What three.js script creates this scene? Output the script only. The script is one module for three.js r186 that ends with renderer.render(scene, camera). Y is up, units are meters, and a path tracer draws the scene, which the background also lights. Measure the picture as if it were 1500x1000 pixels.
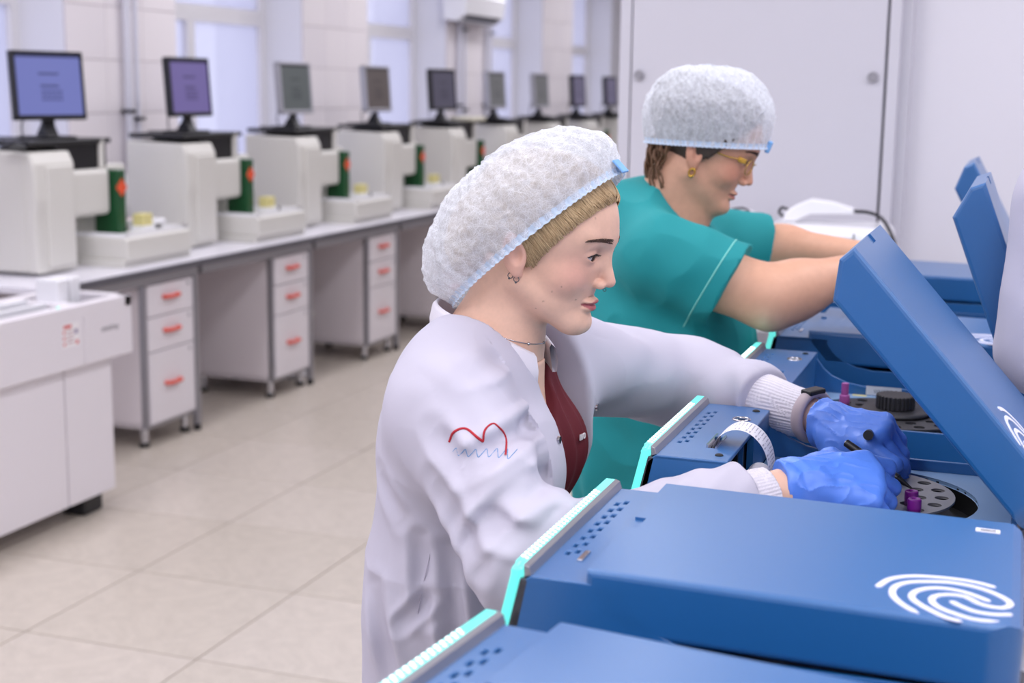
import * as THREE from 'three';
import { RoundedBoxGeometry } from 'three/addons/geometries/RoundedBoxGeometry.js';
import { RectAreaLightUniformsLib } from 'three/addons/lights/RectAreaLightUniformsLib.js';
import { mergeGeometries } from 'three/addons/utils/BufferGeometryUtils.js';
import { ImprovedNoise } from 'three/addons/math/ImprovedNoise.js';
import { FontLoader } from 'three/addons/loaders/FontLoader.js';
import { TextGeometry } from 'three/addons/geometries/TextGeometry.js';
import { Brush, Evaluator, SUBTRACTION, INTERSECTION } from 'three-bvh-csg';

// ------------------------------------------------------------------ camera, light, exposure
const scene = new THREE.Scene();
const camera = new THREE.PerspectiveCamera(2 * Math.atan(500 / 2100) * 180 / Math.PI, 1.5, 0.05, 60);
camera.rotation.order = 'YXZ';
camera.position.set(0, 1.65, 0);
camera.rotation.set(-0.17440, 0.33830, 0.013);
camera.focus = 1.86;
camera.userData.fStop = 4.6;
const renderer = new THREE.WebGLRenderer({ antialias: true });
renderer.toneMapping = THREE.LinearToneMapping;
renderer.toneMappingExposure = 1.04;
renderer.shadowMap.enabled = true;
RectAreaLightUniformsLib.init();
scene.background = new THREE.Color().setRGB(0.95, 0.93, 1.06);      // overcast daylight outside the frosted windows
const CEIL = 3.2;
const PANELS = [];
for (const x of [-3.4, -1.4, 0.5, 1.9]) for (const z of [1.6, -0.6, -2.8, -5.0, -7.4, -9.8, -12.2, -14.6]) {
  if (x > -1.2 && z < -4.5) continue;
  PANELS.push([x, z]);
}
const LAMP = new THREE.Color().setRGB(1.0, 0.985, 1.05), LAMPI = 8.1;
for (const [x, z] of PANELS) {
  const l = new THREE.RectAreaLight(LAMP, LAMPI, 0.58, 1.18);
  l.position.set(x, CEIL - 0.045, z); l.rotation.x = -Math.PI / 2; l.castShadow = true; scene.add(l);
}

// ------------------------------------------------------------------ helpers
const V = (x, y, z) => new THREE.Vector3(x, y, z);
let seed = 7;
const rnd = () => { seed = (seed * 1664525 + 1013904223) >>> 0; return seed / 4294967296; };
const taken = {};
function numbered(n) { const k = taken[n] = (taken[n] ?? -1) + 1; return k ? n + '_' + String(k).padStart(3, '0') : n; }
function tag(o, label, category, group) { o.userData.label = label; o.userData.category = category; if (group) o.userData.group = group; return o; }
function thing(name, label, category, pos = [0, 0, 0], turn = 0, group) {
  const o = new THREE.Group(); o.name = numbered(name); o.position.set(...pos); o.rotation.y = turn; scene.add(o);
  return tag(o, label, category, group);
}
function structure(name, geo, mat) { const m = new THREE.Mesh(geo, mat); m.name = name; m.userData.kind = 'structure'; m.castShadow = m.receiveShadow = true; scene.add(m); return m; }
function part(parent, name, geo, mat, label) {
  const m = new THREE.Mesh(Array.isArray(geo) ? merge(geo) : geo, mat); m.name = name; m.castShadow = m.receiveShadow = true; parent.add(m);
  if (label) m.userData.label = label; return m;
}
function merge(list) {
  const l = list.map(g => { const c = g.index ? g.toNonIndexed() : g.clone(); for (const k of Object.keys(c.attributes)) if (!['position', 'normal', 'uv'].includes(k)) c.deleteAttribute(k); return c; });
  return mergeGeometries(l);
}
const box = (x0, x1, y0, y1, z0, z1) => new THREE.BoxGeometry(x1 - x0, y1 - y0, z1 - z0).translate((x0 + x1) / 2, (y0 + y1) / 2, (z0 + z1) / 2);
const rbox = (x0, x1, y0, y1, z0, z1, r = 0.01, s = 3) => new RoundedBoxGeometry(x1 - x0, y1 - y0, z1 - z0, s, r).translate((x0 + x1) / 2, (y0 + y1) / 2, (z0 + z1) / 2);
const cyl = (r0, r1, h, x, y, z, n = 32) => new THREE.CylinderGeometry(r1, r0, h, n).translate(x, y + h / 2, z);
const tube = (pts, r, n = 40, rs = 8) => new THREE.TubeGeometry(new THREE.CatmullRomCurve3(pts.map(p => V(...p))), n, r, rs);
function rod(a, b, ra, rb = ra, n = 20) {
  const A = V(...a), B = V(...b), d = B.clone().sub(A), g = new THREE.CylinderGeometry(rb, ra, d.length(), n);
  g.applyQuaternion(new THREE.Quaternion().setFromUnitVectors(V(0, 1, 0), d.clone().normalize())); const c = A.add(B).multiplyScalar(0.5); return g.translate(c.x, c.y, c.z);
}
// side profile [[x,y],...] swept along z from z0 to z1, edges eased by b
function sweep(pts, z0, z1, b = 0.003, holes = [], seg = 3) {
  const s = new THREE.Shape(pts.map(p => new THREE.Vector2(...p)));
  for (const h of holes) s.holes.push(h);
  const g = new THREE.ExtrudeGeometry(s, { depth: z1 - z0 - 2 * b, bevelEnabled: b > 0, bevelSize: b, bevelThickness: b, bevelOffset: -b, bevelSegments: seg, curveSegments: 20 });
  return g.translate(0, 0, z0 + b);
}
// plan outline [[x,z],...] with thickness y0..y1
function slab(pts, y0, y1, b = 0.002, holes = []) {
  const s = new THREE.Shape(pts.map(p => new THREE.Vector2(p[0], -p[1])));
  for (const h of holes) s.holes.push(h);
  const g = new THREE.ExtrudeGeometry(s, { depth: y1 - y0 - 2 * b, bevelEnabled: b > 0, bevelSize: b, bevelThickness: b, bevelOffset: -b, bevelSegments: 2, curveSegments: 24 });
  return g.rotateX(-Math.PI / 2).translate(0, y0 + b, 0);
}
const noiseGen = new ImprovedNoise();
const noise = (x, y, z) => noiseGen.noise(x + 31.7, y + 11.3, z + 57.1);
const clamp = (v, a, b) => v < a ? a : v > b ? b : v;
const mix = (a, b, t) => a + (b - a) * t;
const sstep = (a, b, v) => { const t = clamp((v - a) / (b - a), 0, 1); return t * t * (3 - 2 * t); };

// ------------------------------------------------------------------ textures
function dataTex(n, fn, srgb, rep = 1) {
  const d = new Uint8Array(n * n * 4);
  for (let j = 0; j < n; j++) for (let i = 0; i < n; i++) { const c = fn(i / n, j / n, i, j); for (let k = 0; k < 3; k++) d[(j * n + i) * 4 + k] = clamp(c[k] * 255, 0, 255); d[(j * n + i) * 4 + 3] = 255; }
  const t = new THREE.DataTexture(d, n, n); t.magFilter = THREE.LinearFilter; t.minFilter = THREE.LinearMipmapLinearFilter; t.generateMipmaps = true;
  t.wrapS = t.wrapT = THREE.RepeatWrapping; t.repeat.set(rep, rep); if (srgb) t.colorSpace = THREE.SRGBColorSpace; t.needsUpdate = true; return t;
}
const tn = (u, v, f, s) => {            // tiling noise
  const a = u * Math.PI * 2, b = v * Math.PI * 2; return noise(Math.cos(a) * f + s, Math.sin(a) * f + Math.cos(b) * f, Math.sin(b) * f);
};
const grainTex = dataTex(256, () => { const v = rnd(); return [v, v, v]; }, false, 12);
const weaveTex = dataTex(128, (u, v, i, j) => { const w = ((i >> 1) + (j >> 1)) % 2 ? 0.65 : 0.4; const r = w + (rnd() - 0.5) * 0.25; return [r, r, r]; }, false, 10);
const fibreTex = (() => {               // crossing fibres of non-woven cloth
  const n = 512, a = new Float32Array(n * n);
  for (let k = 0; k < 1500; k++) {
    let x = rnd() * n, y = rnd() * n, t = rnd() * 6.28; const w = 0.25 + rnd() * 0.6, len = 40 + rnd() * 120, bend = (rnd() - 0.5) * 0.03;
    for (let s = 0; s < len; s++) { x += Math.cos(t); y += Math.sin(t); t += bend; const i = ((Math.round(x) % n) + n) % n, j = ((Math.round(y) % n) + n) % n; a[j * n + i] = Math.max(a[j * n + i], w); }
  }
  return dataTex(n, (u, v, i, j) => { const q = 0.25 + 0.75 * a[j * n + i]; return [q, q, q]; }, false, 1);
})();
const veilTex = (() => { const src = fibreTex.image.data, n = 512, t = dataTex(n, (u, v, i, j) => { const q = 0.52 + 0.48 * ((src[(j * n + i) * 4] / 255 - 0.25) / 0.75) + 0.12 * tn(u, v, 3, 5); return [q, q, q]; }, false, 1); return t; })();
const tileTex = dataTex(256, (u, v) => { const q = 0.94 + 0.04 * tn(u, v, 2.2, 3) + 0.03 * tn(u, v, 9, 8); return [q, q, q]; }, true, 1);
function canvasTex(w, h, draw) {
  const c = document.createElement('canvas'); c.width = w; c.height = h; const g = c.getContext('2d'); draw(g, w, h);
  const t = new THREE.CanvasTexture(c); t.colorSpace = THREE.SRGBColorSpace; t.magFilter = THREE.LinearFilter; return t;
}
// ------------------------------------------------------------------ materials
const std = (color, roughness = 0.5, metalness = 0, more = {}) => new THREE.MeshStandardMaterial({ color, roughness, metalness, ...more });
const phys = (color, roughness, more = {}) => new THREE.MeshPhysicalMaterial({ color, roughness, ...more });
const M = {
  wall: std('#d9d6df', 0.7), ceiling: std('#e6e5e8', 0.85), jamb: std('#e3e3ea', 0.6),
  wallTile: std('#f0eaed', 0.2), wallTileB: std('#ece6ea', 0.22), grout: std('#c4bcc0', 0.9),
  floorGrout: std('#a3968c', 0.9),
  floorTiles: ['#cfc5b9', '#ccc2b6', '#d1c7bc', '#cec4b8'].map(c => std(c, 0.3, 0, { map: tileTex })),
  frame: std('#e3e1e4', 0.4), pane: phys('#f2f4ff', 0.65, { transmission: 1, thickness: 0, ior: 1.45 }),
  plastic: std('#d4d2cc', 0.42), 
  white: std('#e6e1e6', 0.35), whiteCab: std('#e4dce0', 0.42), gloss: std('#eeeef2', 0.22),
  black: std('#17171b', 0.4), rubber: std('#1b1b1d', 0.7), alu: std('#a6a5ab', 0.35, 0.75), chrome: std('#c9c9cf', 0.15, 1), darkMetal: std('#55565c', 0.4, 0.6),
  benchTop: std('#e6e4ec', 0.25), benchEdge: std('#65646c', 0.35, 0.3), red: std('#d8432c', 0.4), green: std('#0e4a26', 0.45), orange: std('#e2552f', 0.5), yellow: std('#d9cf8e', 0.5),
  blue: phys('#145f9e', 0.42, { clearcoat: 0.9, clearcoatRoughness: 0.38, bumpMap: grainTex, bumpScale: 0.00008 }),
  tray: std('#7f9fc4', 0.42), well: std('#08090b', 0.5), disc: std('#8f8f92', 0.42, 0.35), discDark: std('#3b3b3f', 0.5, 0.15), knob: std('#2e2e32', 0.55),
  purple: phys('#7d1b87', 0.35), purpleLight: phys('#a9579f', 0.3), paper: std('#eceaf2', 0.7), ink: std('#b6b4c2', 0.8), logo: std('#e6e8fb', 0.4),
  strip: new THREE.MeshStandardMaterial({ color: '#3fb0a8', roughness: 0.3, emissive: new THREE.Color().setRGB(0.16, 0.86, 0.78), emissiveIntensity: 0.85 }),
  led: new THREE.MeshStandardMaterial({ color: '#ffffff', emissive: new THREE.Color().setRGB(0.85, 1, 0.97), emissiveIntensity: 1.6 }),
  locker: std('#cbcad3', 0.45), lockerB: std('#dcdbe3', 0.5), groove: std('#6b6a6c', 0.7), pipe: std('#dcdce8', 0.3),
  coat: phys('#c2bfce', 0.82, { sheen: 0.25, sheenRoughness: 0.6, bumpMap: weaveTex, bumpScale: 0.00015 }), rib: phys('#dcd8e2', 0.9, { sheen: 0.3 }), seam: std('#b8b3c3', 0.9),
  maroon: phys('#5c0d1d', 0.8, { sheen: 0.3, sheenColor: new THREE.Color('#7a3040'), bumpMap: weaveTex, bumpScale: 0.00015 }),
  scrubs: phys('#0c898e', 0.8, { sheen: 0.3, sheenColor: new THREE.Color('#3fb0ab'), bumpMap: weaveTex, bumpScale: 0.00015 }), trousers: std('#dedbe6', 0.85),
  glove: phys('#5b8cf0', 0.4, { sheen: 0.2, clearcoat: 0.15, clearcoatRoughness: 0.5 }),
  skin: phys('#ffffff', 0.48, { vertexColors: true, sheen: 0.15 }), hair: std('#ffffff', 0.5, 0, { vertexColors: true }),
  cap: phys('#eef3fb', 0.85, { transmission: 0.15, thickness: 0, side: THREE.DoubleSide, alphaMap: veilTex, transparent: true }), capEdge: phys('#cfe1f6', 0.85, { transmission: 0.2, thickness: 0, side: THREE.DoubleSide }),
  eyeWhite: phys('#d8d0cd', 0.15), iris: std('#4a3524', 0.2), pupil: std('#050505', 0.1), brow: std('#5a463b', 0.8), gold: std('#c9a24a', 0.25, 1), lash: std('#1d1715', 0.6),
  band: std('#b9aab0', 0.6), shadeLilac: std('#c4bfe4', 0.8), shoe: std('#e6e6ea', 0.6),
};

// ------------------------------------------------------------------ distance fields, meshed by surface nets
const smin = (a, b, k) => { const h = Math.max(k - Math.abs(a - b), 0) / k; return Math.min(a, b) - h * h * k * 0.25; };
const smax = (a, b, k) => -smin(-a, -b, k);
function capsule(a, b, ra, rb = ra) {
  const [ax, ay, az] = a, dx = b[0] - ax, dy = b[1] - ay, dz = b[2] - az, q = 1 / Math.max(1e-9, dx * dx + dy * dy + dz * dz);
  return (x, y, z) => { x -= ax; y -= ay; z -= az; const h = clamp((x * dx + y * dy + z * dz) * q, 0, 1); return Math.hypot(x - dx * h, y - dy * h, z - dz * h) - (ra + (rb - ra) * h); };
}
function ellipsoid(c, r, rot) {          // rot: [axis z angle] tilts in the x-y plane
  const [cx, cy, cz] = c, [rx, ry, rz] = r, co = Math.cos(rot || 0), si = Math.sin(rot || 0);
  return (x, y, z) => {
    x -= cx; y -= cy; z -= cz; if (rot) { const t = x * co + y * si; y = -x * si + y * co; x = t; }
    const k0 = Math.hypot(x / rx, y / ry, z / rz), k1 = Math.hypot(x / (rx * rx), y / (ry * ry), z / (rz * rz)); return k1 < 1e-9 ? -Math.min(rx, ry, rz) : k0 * (k0 - 1) / k1;
  };
}
const blend = (list, k) => (x, y, z) => { let d = list[0](x, y, z); for (let i = 1; i < list.length; i++) d = smin(d, list[i](x, y, z), k); return d; };
function meshField(f, lo, hi, cell, colour) {
  const n = [0, 1, 2].map(i => Math.ceil((hi[i] - lo[i]) / cell / 8) * 8), sx = n[0] + 1, sy = n[1] + 1, sz = n[2] + 1;
  const g = new Float32Array(sx * sy * sz).fill(NaN), at = (i, j, k) => i + sx * (j + sy * k);
  const blocks = [];
  for (let K = 0; K < n[2]; K += 8) for (let J = 0; J < n[1]; J += 8) for (let I = 0; I < n[0]; I += 8) {
    const d = f(lo[0] + (I + 4) * cell, lo[1] + (J + 4) * cell, lo[2] + (K + 4) * cell);
    if (Math.abs(d) > cell * 10) continue;
    blocks.push([I, J, K]);
    for (let k = K; k <= K + 8; k++) for (let j = J; j <= J + 8; j++) for (let i = I; i <= I + 8; i++) { const q = at(i, j, k); if (g[q] !== g[q]) g[q] = f(lo[0] + i * cell, lo[1] + j * cell, lo[2] + k * cell); }
  }
  const id = new Map(), pos = [], tri = [], col = [], nor = [], uv = [], e = cell * 0.35;
  const corners = [[0, 0, 0], [1, 0, 0], [0, 1, 0], [1, 1, 0], [0, 0, 1], [1, 0, 1], [0, 1, 1], [1, 1, 1]];
  const edges = [[0, 1], [2, 3], [4, 5], [6, 7], [0, 2], [1, 3], [4, 6], [5, 7], [0, 4], [1, 5], [2, 6], [3, 7]];
  for (const [I, J, K] of blocks) for (let k = K; k < K + 8; k++) for (let j = J; j < J + 8; j++) for (let i = I; i < I + 8; i++) {
    const v = corners.map(c => g[at(i + c[0], j + c[1], k + c[2])]); let m = 0; for (let q = 0; q < 8; q++) if (v[q] < 0) m |= 1 << q;
    if (m === 0 || m === 255) continue;
    let X = 0, Y = 0, Z = 0, c = 0;
    for (const [a, b] of edges) if ((v[a] < 0) !== (v[b] < 0)) { const t = v[a] / (v[a] - v[b]), A = corners[a], B = corners[b]; X += A[0] + (B[0] - A[0]) * t; Y += A[1] + (B[1] - A[1]) * t; Z += A[2] + (B[2] - A[2]) * t; c++; }
    let x = lo[0] + (i + X / c) * cell, y = lo[1] + (j + Y / c) * cell, z = lo[2] + (k + Z / c) * cell;
    const d0 = f(x, y, z); let gx = f(x + e, y, z) - d0, gy = f(x, y + e, z) - d0, gz = f(x, y, z + e) - d0; const l = Math.hypot(gx, gy, gz) || 1, w = clamp(d0 * e / l, -cell * 0.5, cell * 0.5);
    gx /= l; gy /= l; gz /= l; x -= gx * w; y -= gy * w; z -= gz * w;
    id.set(at(i, j, k), pos.length / 3); pos.push(x, y, z); nor.push(gx, gy, gz); uv.push((x + z * 0.7) * 4, (y + z * 0.35) * 4);
    if (colour) col.push(...colour(x, y, z, gx, gy, gz));
  }
  const quad = (a, b, c, d, flip) => { if (a === undefined || b === undefined || c === undefined || d === undefined) return; flip ? tri.push(a, c, b, a, d, c) : tri.push(a, b, c, a, c, d); };
  for (const [I, J, K] of blocks) for (let k = K; k < K + 8; k++) for (let j = J; j < J + 8; j++) for (let i = I; i < I + 8; i++) {
    const s = g[at(i, j, k)] < 0, q = (a, b, c) => id.get(at(i - a, j - b, k - c));
    if (i < n[0] && s !== g[at(i + 1, j, k)] < 0) quad(q(0, 1, 1), q(0, 0, 1), q(0, 0, 0), q(0, 1, 0), !s);
    if (j < n[1] && s !== g[at(i, j + 1, k)] < 0) quad(q(1, 0, 1), q(1, 0, 0), q(0, 0, 0), q(0, 0, 1), !s);
    if (k < n[2] && s !== g[at(i, j, k + 1)] < 0) quad(q(1, 1, 0), q(0, 1, 0), q(0, 0, 0), q(1, 0, 0), !s);
  }
  const o = new THREE.BufferGeometry();
  o.setAttribute('position', new THREE.Float32BufferAttribute(pos, 3)); o.setAttribute('normal', new THREE.Float32BufferAttribute(nor, 3)); o.setAttribute('uv', new THREE.Float32BufferAttribute(uv, 2));
  if (colour) o.setAttribute('color', new THREE.Float32BufferAttribute(col, 3)); o.setIndex(tri); return o;
}
// ------------------------------------------------------------------ the room
const X0 = -4.81, XP = -4.5, XR = 3.0, ZN = 3.2, ZF = -17.5, ZC = -4.4;
{
  const fl = structure('floor', box(X0 - 0.5, XR + 0.2, -0.15, -0.006, ZF - 0.2, ZN + 0.2), M.floorGrout);
  const tg = rbox(-0.2975, 0.2975, -0.02, 0, -0.2975, 0.2975, 0.0015, 1);
  for (let i = 0; i < 12; i++) for (let j = 0; j < 34; j++) {
    const x = -4.57 + 0.6 * i + 0.3, z = 2.6 - 0.61 * 0 - 0.6 * j - 0.33; if (x > XR || (i > 8 && j % 1)) continue;
    if (i > 7 && j > 12) continue;
    const t = new THREE.Mesh(tg, M.floorTiles[(i * 7 + j * 3 + (i * j) % 5) % 4]); t.name = 'floor_tile'; t.position.set(x, 0, z); t.receiveShadow = true; fl.add(t);
  }
  const ce = structure('ceiling', box(X0 - 0.5, XR + 0.2, CEIL, CEIL + 0.15, ZF - 0.2, ZN + 0.2), M.ceiling);
  structure('wall_right', box(XR, XR + 0.2, -0.1, CEIL, ZF, ZN), M.wall);
  structure('wall_near', box(X0 - 0.5, XR + 0.2, -0.1, CEIL, ZN, ZN + 0.2), M.wall);
  structure('wall_far', box(X0 - 0.5, XR + 0.2, -0.1, CEIL, ZF - 0.2, ZF), M.wall);
  structure('wall_partition', box(-0.33, XR, -0.1, CEIL, ZC - 0.75, ZC - 0.1), M.lockerB);
  structure('baseboard_partition', box(-0.33, XR, 0, 0.08, ZC - 0.1, ZC - 0.085), M.jamb);
  // window wall: parapet, lintel and piers of full thickness, so daylight enters only at the panes
  const piers = []; const PZ = []; for (let k = -4; k < 5; k++) PZ.push([-6.09 - 2.5 * k, -7.08 - 2.5 * k]);
  const wl = [box(X0 - 0.35, X0 + 0.02, -0.1, 0.88, ZF, ZN), box(X0 - 0.35, X0 + 0.02, 2.86, CEIL, ZF, ZN)];
  for (const [a, b] of PZ) wl.push(box(X0 - 0.35, XP - 0.012, -0.1, CEIL, Math.max(b, ZF), Math.min(a, ZN)));
  const wall = structure('wall_left', merge(wl), M.jamb);
  const tile = rbox(-0.012, 0, 0.002, 0.27, 0.002, 0.328, 0.002, 1);
  for (const [a, b] of PZ) {
    if (b > -3 || a < -16) continue;
    const back = part(wall, 'tile_bed', box(XP - 0.012, XP - 0.006, 0.8, CEIL, b, a), M.grout);
    for (let c = 0; c < 3; c++) for (let r = 0; r < 9; r++) {
      const t = part(wall, 'wall_tile', tile, (c + r) % 3 ? M.wallTile : M.wallTileB); t.position.set(XP, 0.682 + 0.272 * r, b + 0.33 * c);
    }
  }
  let wn = 0;
  for (let k = 0; k < PZ.length - 1; k++) {
    const z1 = PZ[k][1], z0 = PZ[k + 1][0]; if (z1 > 1.5 || z0 < ZF) continue; wn++;
    const w = new THREE.Group(); w.name = 'window_' + wn; w.userData = { kind: 'structure' }; scene.add(w); w.position.set(X0, 0.88, z0);
    const W = z1 - z0, H = 1.98, bar = (a, b, c, d) => box(-0.03, 0.03, a, b, c, d);
    part(w, 'window_frame', [bar(0, 0.06, 0, W), bar(H - 0.06, H, 0, W), bar(0, H, 0, 0.06), bar(0, H, W - 0.06, W), bar(1.15, 1.25, 0.06, W - 0.06), bar(0.06, 1.15, W * 0.6 - 0.04, W * 0.6 + 0.04)], M.frame);
    part(w, 'window_pane', box(-0.004, 0.0, 0.06, 1.15, 0.06, W * 0.6 - 0.04), M.pane); part(w, 'window_pane', box(-0.004, 0.0, 0.06, 1.15, W * 0.6 + 0.04, W - 0.06), M.pane);
    part(w, 'window_pane', box(-0.004, 0.0, 1.25, H - 0.06, 0.06, W - 0.06), M.pane);
    part(w, 'window_sill', rbox(-0.02, 0.3, -0.03, 0.0, 0, W, 0.006), M.white);
  }
  // ceiling panels
  for (const [x, z] of PANELS) {
    const p = thing('ceiling_panel_light', 'square-edged white ceiling panel light', 'ceiling light', [x, CEIL, z], 0, 'ceiling panel lights');
    part(p, 'frame', [box(-0.31, -0.29, -0.04, 0, -0.61, 0.61), box(0.29, 0.31, -0.04, 0, -0.61, 0.61), box(-0.29, 0.29, -0.04, 0, -0.61, -0.59), box(-0.29, 0.29, -0.04, 0, 0.59, 0.61)], M.frame);
    part(p, 'diffuser', box(-0.29, 0.29, -0.036, -0.02, -0.59, 0.59), std('#ffffff', 0.6, 0, { emissive: new THREE.Color().setRGB(1, 0.97, 1.04), emissiveIntensity: 1.0 }));
  }
  // pipes on the piers, clips, air conditioner
  for (const [zs, lab] of [[[-6.56, -6.64], 'beside the monitor with the blue screen'], [[-11.3, -11.42], 'beneath the air conditioner'], [[-11.95, -12.05], 'by the far end of the air conditioner']]) zs.forEach((z, i) => {
    const p = thing('wall_pipe', (i ? 'thinner' : 'thicker') + ' white vertical pipe on the tiled pier ' + lab, 'pipe', [XP + 0.03, 0.84, z]);
    part(p, 'tube', cyl(i ? 0.014 : 0.022, i ? 0.014 : 0.022, CEIL - 0.84 - (zs[0] < -11 ? 1.0 : 0), 0, 0, 0, 16), M.pipe);
    for (const y of i ? [0.62, 1.28] : [0.66]) part(p, 'clip', rbox(-0.03, 0.03, y, y + 0.018, -0.03, 0.03, 0.004, 1), M.darkMetal);
  });
  const ac = thing('air_conditioner', 'white wall air conditioner high on the tiled pier', 'air conditioner', [XP, 2.18, -11.45]);
  part(ac, 'housing', sweep([[0, 0.02], [0.12, 0], [0.2, 0.06], [0.22, 0.2], [0.18, 0.3], [0, 0.3]], -0.45, 0.45, 0.012), M.gloss);
  part(ac, 'louvre', sweep([[0.11, -0.004], [0.19, 0.045], [0.197, 0.058], [0.105, 0.006]], -0.38, 0.38, 0.002), M.darkMetal);
}
// tall grey lockers in front of the partition
{
  const c = thing('tall_cabinet', 'tall pale grey metal cabinet with round locks behind the woman in green', 'cabinet', [-0.78, 0, ZC - 0.3]);
  part(c, 'carcass', [box(-0.425, -0.39, 0, 2.6, -0.3, 0.3), box(-0.39, 0.45, 0, 2.6, -0.3, 0.26), box(0.388, 0.42, 0, 2.6, 0.2, 0.3), box(-0.39, 0.4, 2.57, 2.6, -0.3, 0.3), box(-0.39, 0.4, 0, 0.06, -0.3, 0.29)], M.locker);
  const d = part(c, 'door', rbox(-0.386, 0.380, 0.065, 2.565, 0.262, 0.3, 0.003, 1), M.locker);
  for (const x of [-0.359, 0.348]) { const k = part(d, 'lock', [cyl(0.014, 0.014, 0.01, 0, 0, 0, 24).rotateX(Math.PI / 2).translate(x, 1.697, 0.298), new THREE.TorusGeometry(0.013, 0.003, 8, 24).translate(x, 1.697, 0.308), cyl(0.006, 0.006, 0.004, 0, 0, 0, 12).rotateX(Math.PI / 2).translate(x, 1.697, 0.307)], M.alu); }
  part(c, 'door_gap', box(0.381, 0.387, 0.06, 2.57, 0.262, 0.27), M.groove);
}
// ------------------------------------------------------------------ the long bench on the window side: tables, drawer units, analysers, monitors
const ORD = ['first', 'second', 'third', 'fourth', 'fifth', 'sixth', 'seventh', 'eighth', 'ninth'];
const UNIT = 1.18, TOPY = 0.835;
{
  // one table; its far end carries the posts
  const table = thing('lab_table', '', 'table', [0, 0, 0], 0, 'tables of the long bench');
  part(table, 'tabletop', rbox(-0.8, -0.004, TOPY - 0.03, TOPY, -0.588, 0.588, 0.003, 1), M.benchTop);
  part(table, 'edge_strip', rbox(-0.006, 0.002, TOPY - 0.034, TOPY - 0.004, -0.588, 0.588, 0.002, 1), M.benchEdge);
  part(table, 'apron', box(-0.045, -0.01, TOPY - 0.075, TOPY - 0.034, -0.57, 0.57), M.alu);
  for (const [x, z] of [[-0.03, -0.565], [-0.75, -0.565], [-0.75, 0.565]]) { const l = part(table, 'leg', rbox(x - 0.016, x + 0.016, 0.03, TOPY - 0.034, z - 0.016, z + 0.016, 0.003, 1), M.alu); part(l, 'foot', cyl(0.018, 0.018, 0.03, x, 0, z, 16), M.rubber); }
  part(table, 'back_panel', box(-0.78, -0.765, 0.3, TOPY - 0.04, -0.55, 0.55), M.whiteCab);
  const cab = thing('drawer_cabinet', '', 'drawer unit', [0, 0, 0], 0, 'drawer units under the bench');
  part(cab, 'carcass', [rbox(-0.5, -0.005, 0.09, 0.112, -0.2, 0.2, 0.002, 1), rbox(-0.5, -0.005, 0.735, 0.755, -0.2, 0.2, 0.002, 1), rbox(-0.5, -0.005, 0.1, 0.75, -0.2, -0.184, 0.002, 1), box(-0.5, -0.485, 0.1, 0.75, -0.19, 0.19)], M.whiteCab);
  part(cab, 'side_panel', box(-0.5, -0.03, 0.1, 0.75, 0.184, 0.2), M.whiteCab);
  part(cab, 'corner_post', [rbox(-0.03, 0.0, 0.088, 0.757, 0.182, 0.202, 0.003, 1), rbox(-0.03, 0.0, 0.088, 0.106, -0.2, 0.2, 0.003, 1)], M.alu);
  for (const [y0, y1] of [[0.108, 0.44], [0.445, 0.6], [0.605, 0.752]]) {
    const d = part(cab, 'drawer', rbox(-0.02, 0.008, y0, y1, -0.196, 0.18, 0.003, 1), M.white), yc = (y0 + y1) / 2 + 0.01;
    part(d, 'handle', tube([[0.006, yc, 0.06], [0.026, yc, 0.05], [0.032, yc, 0], [0.026, yc, -0.05], [0.006, yc, -0.06]], 0.0095, 20), M.red, 'red bow handle');
    part(d, 'lock', cyl(0.008, 0.008, 0.004, 0, 0, 0, 16).rotateZ(-Math.PI / 2).translate(0.007, y1 - 0.025, -0.155), M.alu);
  }
  for (const [x, z] of [[-0.04, 0.17], [-0.04, -0.17], [-0.45, 0.17], [-0.45, -0.17]]) { const l = part(cab, 'leg', cyl(0.02, 0.02, 0.07, x, 0.02, z, 20), M.chrome); part(l, 'foot', cyl(0.024, 0.022, 0.022, x, 0, z, 20), M.rubber); }
  // analyser: tower, arm, sampling tray
  const an = thing('bench_analyser', '', 'analyser', [0, 0, 0], 0, 'white analysers along the bench');
  const H = 0.535;
  part(an, 'tower', [sweep([[-0.33, 0.012], [0.02, 0.012], [0.02, H * 0.45], [0.028, H * 0.6], [0.02, H - 0.06], [-0.005, H - 0.012], [-0.33, H]], 0.14, 0.42, 0.014)], M.plastic);
  part(an, 'tower_side', box(-0.325, -0.03, 0.02, H - 0.02, 0.418, 0.4225), M.plastic);
  part(an, 'door', rbox(0.012, 0.034, 0.03, H - 0.07, 0.165, 0.345, 0.008), M.plastic);
  part(an, 'main_body', rbox(-0.36, -0.13, 0.012, 0.44, -0.46, 0.16, 0.015), M.plastic);
  part(an, 'arm', rbox(-0.25, 0.0, 0.225, 0.435, -0.15, 0.15, 0.025, 4), M.plastic);
  part(an, 'arm_knob', rbox(-0.01, 0.008, 0.3, 0.36, 0.125, 0.145, 0.006), M.yellow);
  part(an, 'cover', rbox(-0.32, -0.03, 0.435, 0.565, -0.17, 0.2, 0.01), M.black, 'black box cover above the arm');
  part(an, 'cover_lid', rbox(-0.33, -0.01, 0.548, 0.572, -0.18, 0.4, 0.008), M.black);
  part(an, 'white_post', cyl(0.014, 0.014, 0.13, -0.02, 0.435, -0.11, 16), M.plastic);
  const gp = part(an, 'sampling_column', rbox(-0.1, 0.03, 0.13, 0.425, -0.222, -0.157, 0.006), M.green, 'dark green sampling column');
  part(gp, 'warning_sign', new THREE.BoxGeometry(0.003, 0.06, 0.06).rotateX(Math.PI / 4).translate(0.0305, 0.345, -0.189).scale(1, 1, 1), M.orange, 'orange diamond sign');
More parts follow.
